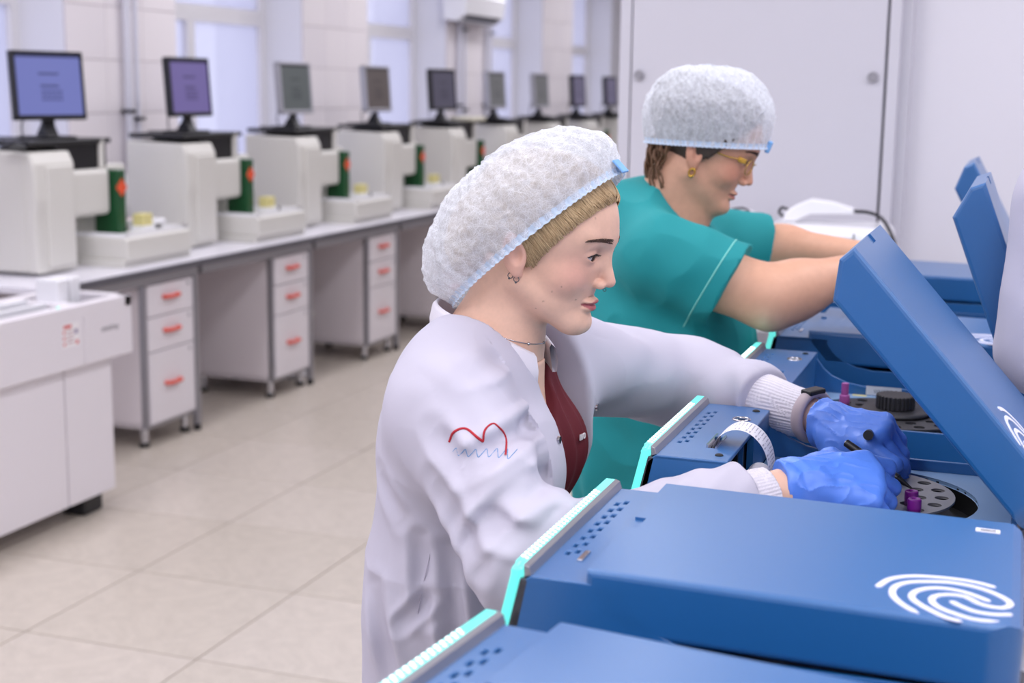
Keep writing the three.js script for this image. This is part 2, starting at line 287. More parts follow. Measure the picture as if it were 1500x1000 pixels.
  part(an, 'hose', tube([[-0.02, 0.42, -0.24], [0.0, 0.4, -0.26], [0.005, 0.3, -0.265], [-0.01, 0.17, -0.26]], 0.007, 24), M.gloss);
  part(an, 'plinth', rbox(-0.36, 0.165, 0.0, 0.035, -0.545, 0.01, 0.004, 1), M.plastic);
  part(an, 'tray_base', [sweep([[-0.36, 0.032], [0.185, 0.032], [0.18, 0.125], [0.165, 0.135], [-0.36, 0.135]], -0.53, 0.0, 0.01)], M.plastic);
  part(an, 'tray_rim', [box(0.13, 0.165, 0.134, 0.15, -0.52, -0.01), box(-0.3, 0.165, 0.134, 0.15, -0.525, -0.49), box(-0.3, 0.165, 0.134, 0.15, -0.04, -0.005)], M.gloss);
  part(an, 'button', cyl(0.014, 0.012, 0.03, 0.1, 0.135, -0.36, 16), M.black);
  const rack = thing('tube_rack', '', 'tube rack', [0, 0, 0], 0, 'yellow tube racks on the analysers');
  part(rack, 'rack_body', rbox(-0.04, 0.04, 0, 0.03, -0.05, 0.05, 0.004), M.gloss); part(rack, 'tube_block', rbox(-0.03, 0.03, 0.028, 0.085, -0.04, 0.04, 0.006), M.yellow);
  const screens = [[0.075, 0.085, 0.22, 'blue'], [0.09, 0.07, 0.19, 'violet'], [0.075, 0.085, 0.088, 'grey green'], [0.075, 0.06, 0.058, 'brown grey'], [0.06, 0.055, 0.085, 'dark slate'], [0.1, 0.1, 0.105, 'mid grey'], [0.1, 0.1, 0.105, 'mid grey'], [0.09, 0.08, 0.14, 'dim violet'], [0.09, 0.08, 0.14, 'dim violet']];
  const faceTex = canvasTex(256, 208, (g, w, h) => {
    g.fillStyle = '#ffffff'; g.fillRect(0, 0, w, h); g.fillStyle = '#707078'; g.fillRect(0, 0, w, 10);
    g.fillStyle = '#6e6e76'; for (let i = 0; i < 9; i++) { g.fillRect(88 + i * 9, 62 + (i % 2), 6, 8); g.fillRect(94 + i * 8, 104, 5, 9); }
    g.fillStyle = '#b4b4bc'; for (let r = 0; r < 3; r++) for (let i = 0; i < 5; i++) g.fillRect(96 + i * 17, 122 + r * 14, 13, 9);
  });
  for (let k = 0; k < 9; k++) {
    const zf = -5.92 - UNIT * k, t = k ? table.clone() : table, c = k ? cab.clone() : cab, a = k ? an.clone() : an, r = k ? rack.clone() : rack;
    const word = k < 8 ? ORD[k] : 'ninth';
    const put = (o, n, x, y, z, l) => { if (k) { o.name = numbered(n); scene.add(o); } o.position.set(x, y, z); o.userData = { ...o.userData, label: l }; };
    put(t, 'lab_table', -3.66, 0, zf + 0.588, `white topped bench table, ${word} along the window wall from the low white cabinet`);
    put(c, 'drawer_cabinet', -3.69, 0, zf + 0.24, `white three-drawer unit with red handles, ${word} along the bench from the low white cabinet`);
    const zi = -5.454 - UNIT * k, zm = -5.3 - 1.135 * k;
    put(a, 'bench_analyser', -3.93, TOPY, zi, `off-white bench analyser with green column, ${word} along the bench from the low white cabinet`);
    put(r, 'tube_rack', -3.86, TOPY + 0.135, zi - 0.29, `small yellow tube rack on the tray of the ${word} bench analyser`);
    const silver = [2, 3, 5, 6].includes(k), body = silver ? std('#a9a9b2', 0.4, 0.3) : M.black;
    const mo = thing('monitor', `${silver ? 'silver' : 'black'} framed flat monitor with ${screens[k][3]} screen on the ${word} bench analyser`, 'monitor', [-4.0, TOPY + H + 0.037, zm], k === 0 ? -0.3 : k === 4 ? -0.12 : -0.03);
    part(mo, 'foot', rbox(-0.13, 0.03, 0, 0.014, -0.1, 0.1, 0.006), M.black);
    part(mo, 'stand', sweep([[-0.09, 0.012], [0.0, 0.012], [-0.03, 0.06], [-0.035, 0.2], [-0.055, 0.2], [-0.05, 0.07]], -0.03, 0.03, 0.004), M.black);
    const hd = new THREE.Group(); hd.name = 'display'; mo.add(hd); hd.position.set(-0.03, 0.23, 0); hd.rotation.z = 0.07;
    part(hd, 'bezel', [rbox(-0.02, 0.018, -0.148, 0.148, -0.18, -0.165, 0.004, 1), rbox(-0.02, 0.018, -0.148, 0.148, 0.165, 0.18, 0.004, 1), rbox(-0.02, 0.018, 0.133, 0.148, -0.18, 0.18, 0.004, 1), rbox(-0.02, 0.018, -0.148, -0.126, -0.18, 0.18, 0.004, 1), rbox(-0.03, 0.0, -0.14, 0.14, -0.17, 0.17, 0.006, 1)], body);
    const sc = new THREE.Color().setRGB(...screens[k].slice(0, 3));
    const pg = new THREE.PlaneGeometry(0.332, 0.26).rotateY(Math.PI / 2).translate(0.012, 0.004, 0);
    part(hd, 'screen', pg, new THREE.MeshStandardMaterial({ color: '#15151a', roughness: 0.35, emissive: sc, emissiveMap: faceTex, emissiveIntensity: k === 0 ? 2.1 : k === 1 ? 1.6 : 1.1 }));
    const mc = thing('monitor_cable', `thin grey cable hanging behind the monitor of the ${word} bench analyser`, 'cable', [-4.1, TOPY + H + 0.04, zm + 0.09]);
    part(mc, 'lead', tube([[0, 0.12, -0.05], [0.01, 0.06, 0.01], [0.03, 0.01, 0.04], [0.0, 0.008, 0.08], [-0.05, 0.008, 0.1]], 0.004, 24, 6), M.darkMetal);
  }
  const ms = thing('computer_mouse', 'black computer mouse on top of the first analyser', 'mouse', [-3.97, TOPY + H + 0.002, -4.985], 0.4);
  part(ms, 'shell', new THREE.SphereGeometry(1, 24, 12, 0, 6.283, 0, Math.PI / 2).scale(0.055, 0.034, 0.032), M.black);
  const bl = thing('lid_tray', 'cream plastic tray lying on the fifth analyser', 'tray', [-3.98, TOPY + H + 0.038, -5.454 - UNIT * 4 - 0.1]);
  part(bl, 'shell', rbox(-0.1, 0.1, 0, 0.03, -0.1, 0.16, 0.01), std('#d8d4c2', 0.5));
  const sp = thing('sample_plate', 'white plate with a red mark behind the tube rack on the first analyser', 'plate', [-4.0, TOPY + 0.15, -5.454 - 0.4]);
  part(sp, 'plate', rbox(-0.05, 0.12, 0, 0.03, -0.12, 0.06, 0.012), M.gloss); part(sp, 'mark', box(-0.02, 0.06, 0.03, 0.0305, 0.0, 0.03), std('#d99a94', 0.6));
  // waste bin below the bench
  const bin = thing('waste_bin', 'small grey waste bin with a red and yellow sticker under the bench', 'bin', [-3.86, 0, -7.25]);
  part(bin, 'bucket', rbox(-0.1, 0.05, 0, 0.36, -0.11, 0.11, 0.012), M.jamb); part(bin, 'rim', rbox(-0.106, 0.056, 0.34, 0.365, -0.116, 0.116, 0.008), M.plastic);
  part(bin, 'sticker', [box(0.0505, 0.052, 0.26, 0.31, -0.06, -0.01)], M.orange); part(bin, 'sticker', box(0.0505, 0.052, 0.22, 0.258, -0.06, -0.01), M.yellow);
}
// low white analyser cabinet in front of the bench
{
  const c = thing('floor_analyser', 'low white floor-standing analyser with an overhanging top in front of the bench', 'analyser', [-3.45, 0, -3.6]);
  const f = 0.185, zr = -1.165;
  part(c, 'lower_body', [rbox(-0.18, f - 0.03, 0.075, 0.61, zr + 0.105, -0.77, 0.004, 1), rbox(-0.18, f - 0.03, 0.075, 0.61, -0.762, 1.5, 0.004, 1)], M.white);
  part(c, 'top_housing', [rbox(-0.18, f, 0.605, 0.8, zr, -0.86, 0.006), rbox(-0.18, f, 0.605, 0.8, -0.856, 1.5, 0.006)], M.white);
  part(c, 'top_rim', [rbox(f - 0.05, f, 0.79, 0.838, zr, 1.5, 0.006), rbox(-0.18, f, 0.79, 0.838, zr, zr + 0.05, 0.006), rbox(-0.18, -0.13, 0.79, 0.838, zr, 1.5, 0.006), rbox(-0.14, f - 0.04, 0.79, 0.834, -0.9, -0.82, 0.004)], M.white);
  part(c, 'well_cover', box(-0.13, f - 0.05, 0.8, 0.803, zr + 0.05, 1.5), M.darkMetal);
  part(c, 'rail', [rbox(-0.06, -0.02, 0.803, 0.85, -0.8, 1.4, 0.004), rbox(0.05, 0.07, 0.803, 0.845, -0.8, 1.4, 0.004)], M.gloss);
  part(c, 'needle_head', [rbox(-0.03, 0.07, 0.82, 0.92, -0.93, -0.86, 0.006), rbox(-0.03, 0.07, 0.82, 0.92, -1.0, -0.94, 0.006)], M.gloss); part(c, 'needle_slot', box(-0.025, 0.06, 0.82, 0.905, -0.94, -0.93), M.black);
  part(c, 'status_lamp', cyl(0.006, 0.006, 0.004, f - 0.025, 0.838, -0.74, 12), new THREE.MeshStandardMaterial({ color: '#9fe0cc', emissive: new THREE.Color().setRGB(0.3, 0.9, 0.7), emissiveIntensity: 0.7 }));
  part(c, 'makers_name', new THREE.PlaneGeometry(0.14, 0.035).rotateY(Math.PI / 2).translate(f + 0.0006, 0.725, -1.02), std('#ffffff', 0.4, 0, { map: canvasTex(256, 64, (g, w, h) => { g.fillStyle = '#e6e1e6'; g.fillRect(0, 0, w, h); g.fillStyle = '#4a4a52'; g.font = 'bold 50px sans-serif'; g.fillText('mindray', 22, 47); }) }));
  part(c, 'notice', new THREE.PlaneGeometry(0.1, 0.09).rotateY(Math.PI / 2).translate(f + 0.0006, 0.735, -0.775), std('#ffffff', 0.5, 0, { map: canvasTex(128, 116, (g, w, h) => { g.fillStyle = '#f0ecee'; g.fillRect(0, 0, w, h); g.fillStyle = '#d2403c'; g.fillRect(10, 8, 60, 16); g.fillRect(6, 34, 14, 14); g.fillRect(6, 62, 14, 14); g.fillRect(6, 90, 14, 14); g.fillRect(100, 88, 20, 18); g.fillStyle = '#8c7fa0'; g.fillRect(92, 34, 24, 22); g.fillStyle = '#c4a5a8'; for (let i = 0; i < 4; i++) g.fillRect(30, 36 + i * 18, 54, 7); }) }));
  for (const z of [-0.95, 0.2, 1.2]) part(c, 'caster', rbox(0.02, 0.13, 0, 0.076, z - 0.06, z + 0.06, 0.012), M.black);
}
// ------------------------------------------------------------------ the row of blue analysers on the working table
const TY = 0.78, LX = -0.2;                 // table height; analysers are authored round x = LX
{
  const t = thing('work_table', 'long grey work table under the row of blue analysers', 'table', [LX, 0, -2.2]);
  part(t, 'tabletop', rbox(-0.36, 0.33, TY - 0.035, TY, -1.79, 1.75, 0.004, 1), M.jamb);
  for (const x of [-0.32, 0.29]) for (const z of [-1.74, -0.6, 0.6, 1.7]) part(t, 'leg', rbox(x - 0.025, x + 0.025, 0, TY - 0.035, z - 0.025, z + 0.025, 0.004, 1), M.alu);
  part(t, 'crossbar', [box(-0.34, 0.31, TY - 0.08, TY - 0.035, -1.76, -1.72), box(-0.34, 0.31, TY - 0.08, TY - 0.035, 1.68, 1.72), box(-0.34, -0.3, TY - 0.08, TY - 0.035, -1.74, 1.7), box(0.27, 0.31, TY - 0.08, TY - 0.035, -1.74, 1.7)], M.alu);
}
const W2 = 0.1625, HX = 0.03 - LX, HY = 1.141 - TY;      // half width; hinge
const px = x => x - LX, py = y => y - TY;
const rectHole = (x0, x1, z0, z1) => { const p = new THREE.Path(); p.moveTo(x0, -z0); p.lineTo(x0, -z1); p.lineTo(x1, -z1); p.lineTo(x1, -z0); p.closePath(); return p; };
const roundHole = (x, z, r) => { const p = new THREE.Path(); p.absarc(x, -z, r, 0, Math.PI * 2, true); return p; };
const lidGeo = (() => {
  const L = 0.385, prof = [[0, 0], [L - 0.012, 0], [L - 0.004, -0.004], [L, -0.012], [L, -0.06], [0.0333, -0.0596], [0, -0.0226]];
  const outer = new Brush(sweep(prof, -W2, W2, 0.006));
  const r = 0.032, s = new THREE.Shape(); s.moveTo(-0.01, -W2 - 0.01); s.lineTo(L - r, -W2 - 0.0); s.absarc(L - r, -W2 + r, r, -Math.PI / 2, 0); s.lineTo(L, W2 - r); s.absarc(L - r, W2 - r, r, 0, Math.PI / 2); s.lineTo(-0.01, W2 + 0.01);
  const plan = new Brush(new THREE.ExtrudeGeometry(s, { depth: 0.2, bevelEnabled: false, curveSegments: 10 }).rotateX(-Math.PI / 2).translate(0, -0.1, 0));
  const inner = new Brush(box(0.008, L - 0.014, -0.1, -0.008, -W2 + 0.01, W2 - 0.01)); const notch = new Brush(box(-0.01, 0.012, -0.003, 0.01, -0.018, 0.018));
  for (const b of [outer, plan, inner, notch]) b.updateMatrixWorld();
  const ev = new Evaluator(); ev.useGroups = false; ev.attributes = ['position', 'normal', 'uv'];
  let g = ev.evaluate(outer, plan, INTERSECTION); g = ev.evaluate(g, inner, SUBTRACTION); g = ev.evaluate(g, notch, SUBTRACTION); return g.geometry;
})();
const logoStrokes = [[[0.2575,0.1019],[0.2669,0.0751],[0.2817,0.0604],[0.2972,0.0542],[0.3286,0.0507],[0.3443,0.0533],[0.3592,0.0602]],[[0.2978,0.1569],[0.2848,0.1422],[0.275,0.1246],[0.2716,0.1113],[0.2732,0.0932],[0.283,0.0776],[0.2981,0.069],[0.3213,0.0624],[0.3448,0.0674],[0.3603,0.0788],[0.3718,0.0961],[0.3719,0.1046],[0.3654,0.1137],[0.3536,0.1137],[0.343,0.1074],[0.3351,0.0971],[0.3244,0.0954],[0.3139,0.0995],[0.3068,0.1097],[0.3068,0.1217],[0.3143,0.1352],[0.3266,0.1442],[0.3415,0.1519],[0.3531,0.1518],[0.3638,0.1485]],[[0.3339,0.1616],[0.3214,0.1576],[0.3074,0.1449],[0.2944,0.1289],[0.289,0.1167],[0.2909,0.1012],[0.3009,0.0873],[0.3145,0.0814],[0.33,0.0833],[0.3424,0.0907],[0.3555,0.1011]],[[0.3222,0.1132],[0.3316,0.1237],[0.3438,0.132],[0.3584,0.1331],[0.3743,0.1268]]];
function stroke(pts, w, h) {              // flat ribbon with rounded ends, lying in the x-z plane
  const c = new THREE.CatmullRomCurve3(pts.map(p => V(p[0], 0, p[1]))), n = 48, left = [], right = [];
  for (let i = 0; i <= n; i++) { const p = c.getPointAt(i / n), t = c.getTangentAt(i / n), nx = -t.z, nz = t.x, q = i / n, e = w * Math.sqrt(Math.max(0.02, 1 - Math.pow(Math.max(0, 1 - Math.min(q, 1 - q) * c.getLength() / w), 2))); left.push([p.x + nx * e, p.z + nz * e]); right.unshift([p.x - nx * e, p.z - nz * e]); }
  return slab(left.concat(right), 0, h, 0);
}
const logoGeo = merge(logoStrokes.map(s => stroke(s, 0.0031, 0.0008)));
const codeTex = canvasTex(128, 64, (g, w, h) => { g.fillStyle = '#eeeef4'; g.fillRect(0, 0, w, h); g.fillStyle = '#a9a9b2'; g.fillRect(24, 14, 84, 38); g.fillStyle = '#5d5d66'; for (let r = 0; r < 4; r++) for (let i = 0; i < 16; i++) g.fillRect(26 + i * 5, 16 + r * 9, ((i * 7 + r * 3) % 4) + 1.5, 7); });
const wmTex = canvasTex(256, 64, (g, w, h) => { g.fillStyle = '#cfd3da'; g.fillRect(0, 0, w, h); g.fillStyle = '#5d6570'; g.font = '38px sans-serif'; g.fillText('WM0', 56, 50); for (let i = 0; i < 7; i++) g.fillRect(146 + i * 7, 22, i % 2 ? 3 : 5, 26); });
const paperTex = canvasTex(64, 512, (g, w, h) => { g.fillStyle = '#eeecf4'; g.fillRect(0, 0, w, h); g.fillStyle = '#b5b3c0'; for (let r = 0; r < 30; r++) { g.fillRect(6, 8 + r * 17, 20 + (r * 5) % 9, 5); g.fillRect(34, 8 + r * 17, 8, 3); if (r % 3) g.fillRect(46, 8 + r * 17, 12, 8); } });
const deckHoles = () => {
  const h = []; for (let i = 0; i < 8; i++) { const z = -0.105 + i * 0.026; h.push(rectHole(px(-0.3985), px(-0.3945), z, z + 0.011)); h.push(rectHole(px(-0.3905), px(-0.3865), z - 0.008, z + 0.003)); }
  h.push(roundHole(px(-0.345), -0.075, 0.0095)); h.push(rectHole(px(-0.357), px(-0.345), 0.035, 0.1)); return h;
};
const deckGeo = slab([[px(-0.41), -W2], [px(-0.318), -W2], [px(-0.318), W2], [px(-0.41), W2]], py(1.193), py(1.199), 0.0015, deckHoles());
const sideWall = [[px(-0.4105), py(1.198)], [px(-0.322), py(1.198)], [px(-0.3185), py(1.195)], [px(-0.3175), py(1.188)], [px(-0.305), py(1.172)], [px(-0.29), py(1.16)], [px(-0.265), py(1.15)], [px(-0.235), py(1.145)], [px(0.028), py(1.145)], [px(0.028), py(0.8)], [px(-0.505), py(0.8)], [px(-0.42), py(1.19)]];
function analyser(label, z, lidAngle, opt = {}) {
  const a = thing('blue_analyser', label, 'analyser', [LX, TY, z], opt.turn || 0, 'blue analysers in a row');
  const body = part(a, 'body', [sweep(sideWall, W2 - 0.006, W2, 0.0012), sweep(sideWall, -W2, -W2 + 0.006, 0.0012),
    box(px(-0.405), px(0.02), py(0.8), py(1.09), -W2 + 0.006, W2 - 0.006), box(px(0.018), px(0.03), py(0.82), py(1.145), -W2 + 0.006, W2 - 0.006),
    box(px(-0.328), px(-0.319), py(1.13), py(1.194), -W2 + 0.006, opt.printer ? -0.03 : W2 - 0.006)], M.blue);
  part(a, 'front_panel', sweep([[px(-0.425), py(1.196)], [px(-0.41), py(1.196)], [px(-0.485), py(0.82)], [px(-0.512), py(0.82)]], -W2, W2, 0.002), M.darkMetal);
  const dk = part(a, 'deck', deckGeo, M.blue);
  part(dk, 'button_ring', [new THREE.TorusGeometry(0.0112, 0.0022, 8, 32).rotateX(Math.PI / 2).translate(px(-0.345), py(1.199), -0.075)], M.chrome);
  part(dk, 'button', cyl(0.0095, 0.0095, 0.004, px(-0.345), py(1.192), -0.075, 24), M.black);
  for (const [x, zz] of [[-0.334, 0.136], [-0.335, -0.135]]) part(dk, 'bumper', new THREE.SphereGeometry(0.0055, 16, 8, 0, 6.283, 0, 1.57).scale(1, 0.5, 1).translate(px(x), py(1.199), zz), M.rubber);
  part(dk, 'inner_box', box(px(-0.404), px(-0.33), py(1.1), py(1.186), -W2 + 0.008, opt.printer ? 0.03 : W2 - 0.008), M.well);
  const st = part(a, 'light_strip', [sweep([[px(-0.427), py(1.199)], [px(-0.427), py(1.209)], [px(-0.4165), py(1.209)], [px(-0.4165), py(1.197)]], -W2 - 0.002, W2 - 0.008, 0.002),
    rod([px(-0.4215), py(1.2035), W2 - 0.012], [px(-0.4225), py(1.2), W2 - 0.002], 0.007, 0.007, 10),
    sweep([[px(-0.427), py(1.206)], [px(-0.4165), py(1.206)], [px(-0.497), py(0.86)], [px(-0.5085), py(0.86)]], W2 - 0.012, W2 + 0.002, 0.003)], M.strip, 'glowing turquoise light strip');
  const dots = []; for (let i = 0; i < 26; i++) { const zz = -W2 + 0.055 + i * 0.0098; dots.push(new THREE.SphereGeometry(0.0021, 8, 6).scale(1, 0.5, 1).translate(px(-0.4245), py(1.2095), zz), new THREE.SphereGeometry(0.0017, 8, 6).scale(1, 0.5, 1).translate(px(-0.4195), py(1.2095), zz + 0.004)); }
  const dm = part(st, 'light_dots', dots, M.led); dm.userData.kind = 'stuff';
  part(a, 'strip_rail', [sweep([[px(-0.4165), py(1.196)], [px(-0.4165), py(1.209)], [px(-0.411), py(1.207)], [px(-0.4085), py(1.199)]], -W2 - 0.002, W2 - 0.002, 0.001)], M.alu, 'grey metal rail behind the light strip');
  const sl = new THREE.RectAreaLight(new THREE.Color().setRGB(0.2, 1, 0.9), 2.2, 0.011, 0.3); sl.position.set(px(-0.422), py(1.2115), 0); sl.rotation.x = -Math.PI / 2; sl.rotation.order = 'YXZ'; sl.rotation.x = Math.PI / 2; sl.castShadow = true; a.add(sl);
  for (const [x, zz] of [[-0.44, 0.13], [-0.44, -0.13], [0, 0.13], [0, -0.13]]) part(a, 'foot', cyl(0.018, 0.02, 0.021, px(x), 0, zz, 16), M.rubber);
  if (opt.plain) { /* closed lid hides the inside */ } else {
    const cx = px(-0.168), tr = part(a, 'tray', slab([[px(-0.318), -W2 + 0.006], [px(0.018), -W2 + 0.006], [px(0.018), W2 - 0.006], [px(-0.318), W2 - 0.006]], py(1.124), py(1.13), 0.001, [roundHole(cx, 0, 0.147)]), M.tray);
    part(tr, 'well', [new THREE.CylinderGeometry(0.147, 0.147, 0.03, 64, 1, true).translate(cx, py(1.112), 0), cyl(0.147, 0.147, 0.004, cx, py(1.094), 0, 64)], new THREE.MeshStandardMaterial({ color: '#08090b', roughness: 0.5, side: THREE.DoubleSide }));
    const holes = []; for (const [r, n] of [[0.1, 17], [0.073, 12]]) for (let i = 0; i < n; i++) { const t = i / n * 6.2832 + (n === 12 ? 0.1 : 0); holes.push(roundHole(Math.cos(t) * r, Math.sin(t) * r, 0.0093)); }
    const ring = Array.from({ length: 72 }, (_, i) => [Math.cos(i / 72 * 6.2832) * 0.117, Math.sin(i / 72 * 6.2832) * 0.117]);
    const ca = part(a, 'carousel', slab(ring, 0, 0.003, 0.0005, holes), opt.knob ? M.discDark : M.disc); ca.position.set(cx, py(1.133), 0);
    part(ca, 'carousel_core', [cyl(0.117, 0.117, 0.004, 0, -0.028, 0, 48), cyl(0.03, 0.03, 0.03, 0, -0.026, 0, 24)], M.well);
    if (opt.knob) {
      part(ca, 'hub_plate', new THREE.LatheGeometry([[0, 0.003], [0.056, 0.003], [0.057, 0.008], [0.052, 0.011], [0, 0.012]].map(p => new THREE.Vector2(...p)), 48), M.discDark);
      const pts = []; for (let i = 0; i < 216; i++) { const t = i / 216 * 6.2832, r = 0.0295 + 0.0016 * (Math.cos(t * 27) > 0 ? 1 : -1); pts.push([Math.cos(t) * r, Math.sin(t) * r]); }
      part(ca, 'knob', slab(pts, 0.012, 0.034, 0.001), M.knob, 'ribbed dark knob');
    } else part(ca, 'hub_plate', cyl(0.02, 0.018, 0.012, 0, 0.003, 0, 24), M.disc);
    part(a, 'type_label', new THREE.PlaneGeometry(0.06, 0.016).translate(px(-0.2), py(1.139), -W2 + 0.0075), std('#ffffff', 0.4, 0, { map: wmTex }));
    part(a, 'warning_label', box(px(-0.252), px(-0.228), py(1.13), py(1.1305), -0.153, -0.142), M.yellow, 'yellow warning label');
  }
  if (opt.printer) {
    const pw = 0.026, zc = 0.0675, N = 24, pos = [], uv = [], idx = [], path = new THREE.CatmullRomCurve3([V(px(-0.353), py(1.192), 0), V(px(-0.348), py(1.207), 0), V(px(-0.33), py(1.222), 0), V(px(-0.308), py(1.222), 0), V(px(-0.287), py(1.204), 0), V(px(-0.278), py(1.175), 0), V(px(-0.281), py(1.15), 0)]);
    for (let i = 0; i <= N; i++) { const p = path.getPointAt(i / N); for (const s of [-1, 1]) { pos.push(p.x, p.y, zc + s * pw); uv.push(s > 0 ? 1 : 0, i / N); } if (i < N) { const k = i * 2; idx.push(k, k + 1, k + 2, k + 1, k + 3, k + 2); } }
    const g = new THREE.BufferGeometry(); g.setAttribute('position', new THREE.Float32BufferAttribute(pos, 3)); g.setAttribute('uv', new THREE.Float32BufferAttribute(uv, 2)); g.setIndex(idx); g.computeVertexNormals();
    const pp = part(a, 'printed_paper', g, std('#ffffff', 0.7, 0, { map: paperTex, side: THREE.DoubleSide }), 'curling strip of printed paper');
    part(a, 'paper_roll', cyl(0.016, 0.016, 0.05, 0, -0.025, 0, 32).rotateX(Math.PI / 2).translate(px(-0.297), py(1.155), zc), M.paper, 'white paper roll');
    part(a, 'printer_slot', [box(px(-0.358), px(-0.3555), py(1.185), py(1.203), 0.034, 0.101), box(px(-0.3465), px(-0.344), py(1.185), py(1.201), 0.034, 0.101)], M.chrome);
    part(a, 'printer_bay', [box(px(-0.328), px(-0.322), py(1.13), py(1.194), 0.03, 0.034), box(px(-0.345), px(-0.34), py(1.14), py(1.19), 0.034, 0.12)], M.blue);
  }
  const pivot = new THREE.Group(); pivot.name = 'lid'; pivot.position.set(HX, HY, 0); pivot.rotation.z = -lidAngle; a.add(pivot);
  const off = V(px(-0.355) - HX, py(1.212) - HY, 0), tilt = -0.012;
  const shell = part(pivot, 'lid_shell', lidGeo, M.blue); shell.position.copy(off); shell.rotation.z = tilt;
  const lg = part(pivot, 'emblem', logoGeo, M.logo, 'white swirl emblem of curved strokes'); lg.position.copy(off); lg.rotation.z = tilt;
  const lb = part(pivot, 'code_label', new THREE.BoxGeometry(0.024, 0.0006, 0.012).translate(0.348, 0.0003, -0.119), M.paper); lb.position.copy(off); lb.rotation.z = tilt;
  part(lb, 'code_print', new THREE.PlaneGeometry(0.0236, 0.0116).rotateX(-Math.PI / 2).translate(0.348, 0.00075, -0.119), std('#ffffff', 0.5, 0, { map: codeTex }));
  if (!lidAngle) { const cl = part(pivot, 'lid_catch', [rbox(-0.026, -0.02, -0.016, -0.0105, 0.075, 0.105, 0.001, 1)], M.chrome); cl.position.copy(off); }
  part(pivot, 'hinge', [cyl(0.007, 0.007, 0.05, 0, 0, 0, 16).rotateX(Math.PI / 2).translate(0, 0, -0.1), cyl(0.007, 0.007, 0.05, 0, 0, 0, 16).rotateX(Math.PI / 2).translate(0, 0, 0.1)], M.darkMetal);
  return a;
}
const R = d => d * Math.PI / 180;
analyser('blue analyser with shut lid at the end of the row away from the cabinet', -0.915, 0, { plain: true, turn: -0.11 });
analyser('blue analyser with shut lid showing its whole white swirl emblem by the white sleeve', -1.3855, 0, { plain: true });
analyser('blue analyser with raised lid, printed paper strip and pale disc under the gloved hands', -1.876, R(47.3), { printer: true });
analyser('blue analyser with lid raised steeply and ribbed dark knob, next to the gloved hands', -2.368, R(68), { knob: true });
analyser('blue analyser with shut lid under the bare arms of the woman in green', -2.84, 0, { plain: true });
analyser('blue analyser with raised lid just beyond the bare arms of the woman in green', -3.33, R(61), { knob: true });
analyser('blue analyser with shut lid at the cabinet end of the row', -3.81, 0, { plain: true });
// tubes
function bloodTube(label, x, y, z, group, light) {
  const t = thing('sample_tube', label, 'sample tube', [x, y, z], 0, group);
  part(t, 'glass', [cyl(0.0062, 0.0062, 0.026, 0, -0.03, 0, 20)], std('#4a1c22', 0.3));
  part(t, 'stopper', new THREE.LatheGeometry([[0, -0.004], [0.0085, -0.004], [0.0088, 0.004], [0.0085, 0.013], [0.0075, 0.0145], [0.004, 0.0145], [0.0035, 0.011], [0, 0.0105]].map(p => new THREE.Vector2(...p)), 28), light ? M.purpleLight : M.purple, 'purple cap');
  return t;
}
// ------------------------------------------------------------------ people
const lin = c => { const k = new THREE.Color(c); return [k.r, k.g, k.b]; };
const mix3 = (a, b, t) => [mix(a[0], b[0], t), mix(a[1], b[1], t), mix(a[2], b[2], t)];
const sub = (a, b) => [a[0] - b[0], a[1] - b[1], a[2] - b[2]], add = (a, b, k = 1) => [a[0] + b[0] * k, a[1] + b[1] * k, a[2] + b[2] * k];
const unit = a => { const l = Math.hypot(...a); return [a[0] / l, a[1] / l, a[2] / l]; };
const dot = (a, b) => a[0] * b[0] + a[1] * b[1] + a[2] * b[2], cross = (a, b) => [a[1] * b[2] - a[2] * b[1], a[2] * b[0] - a[0] * b[2], a[0] * b[1] - a[1] * b[0]];

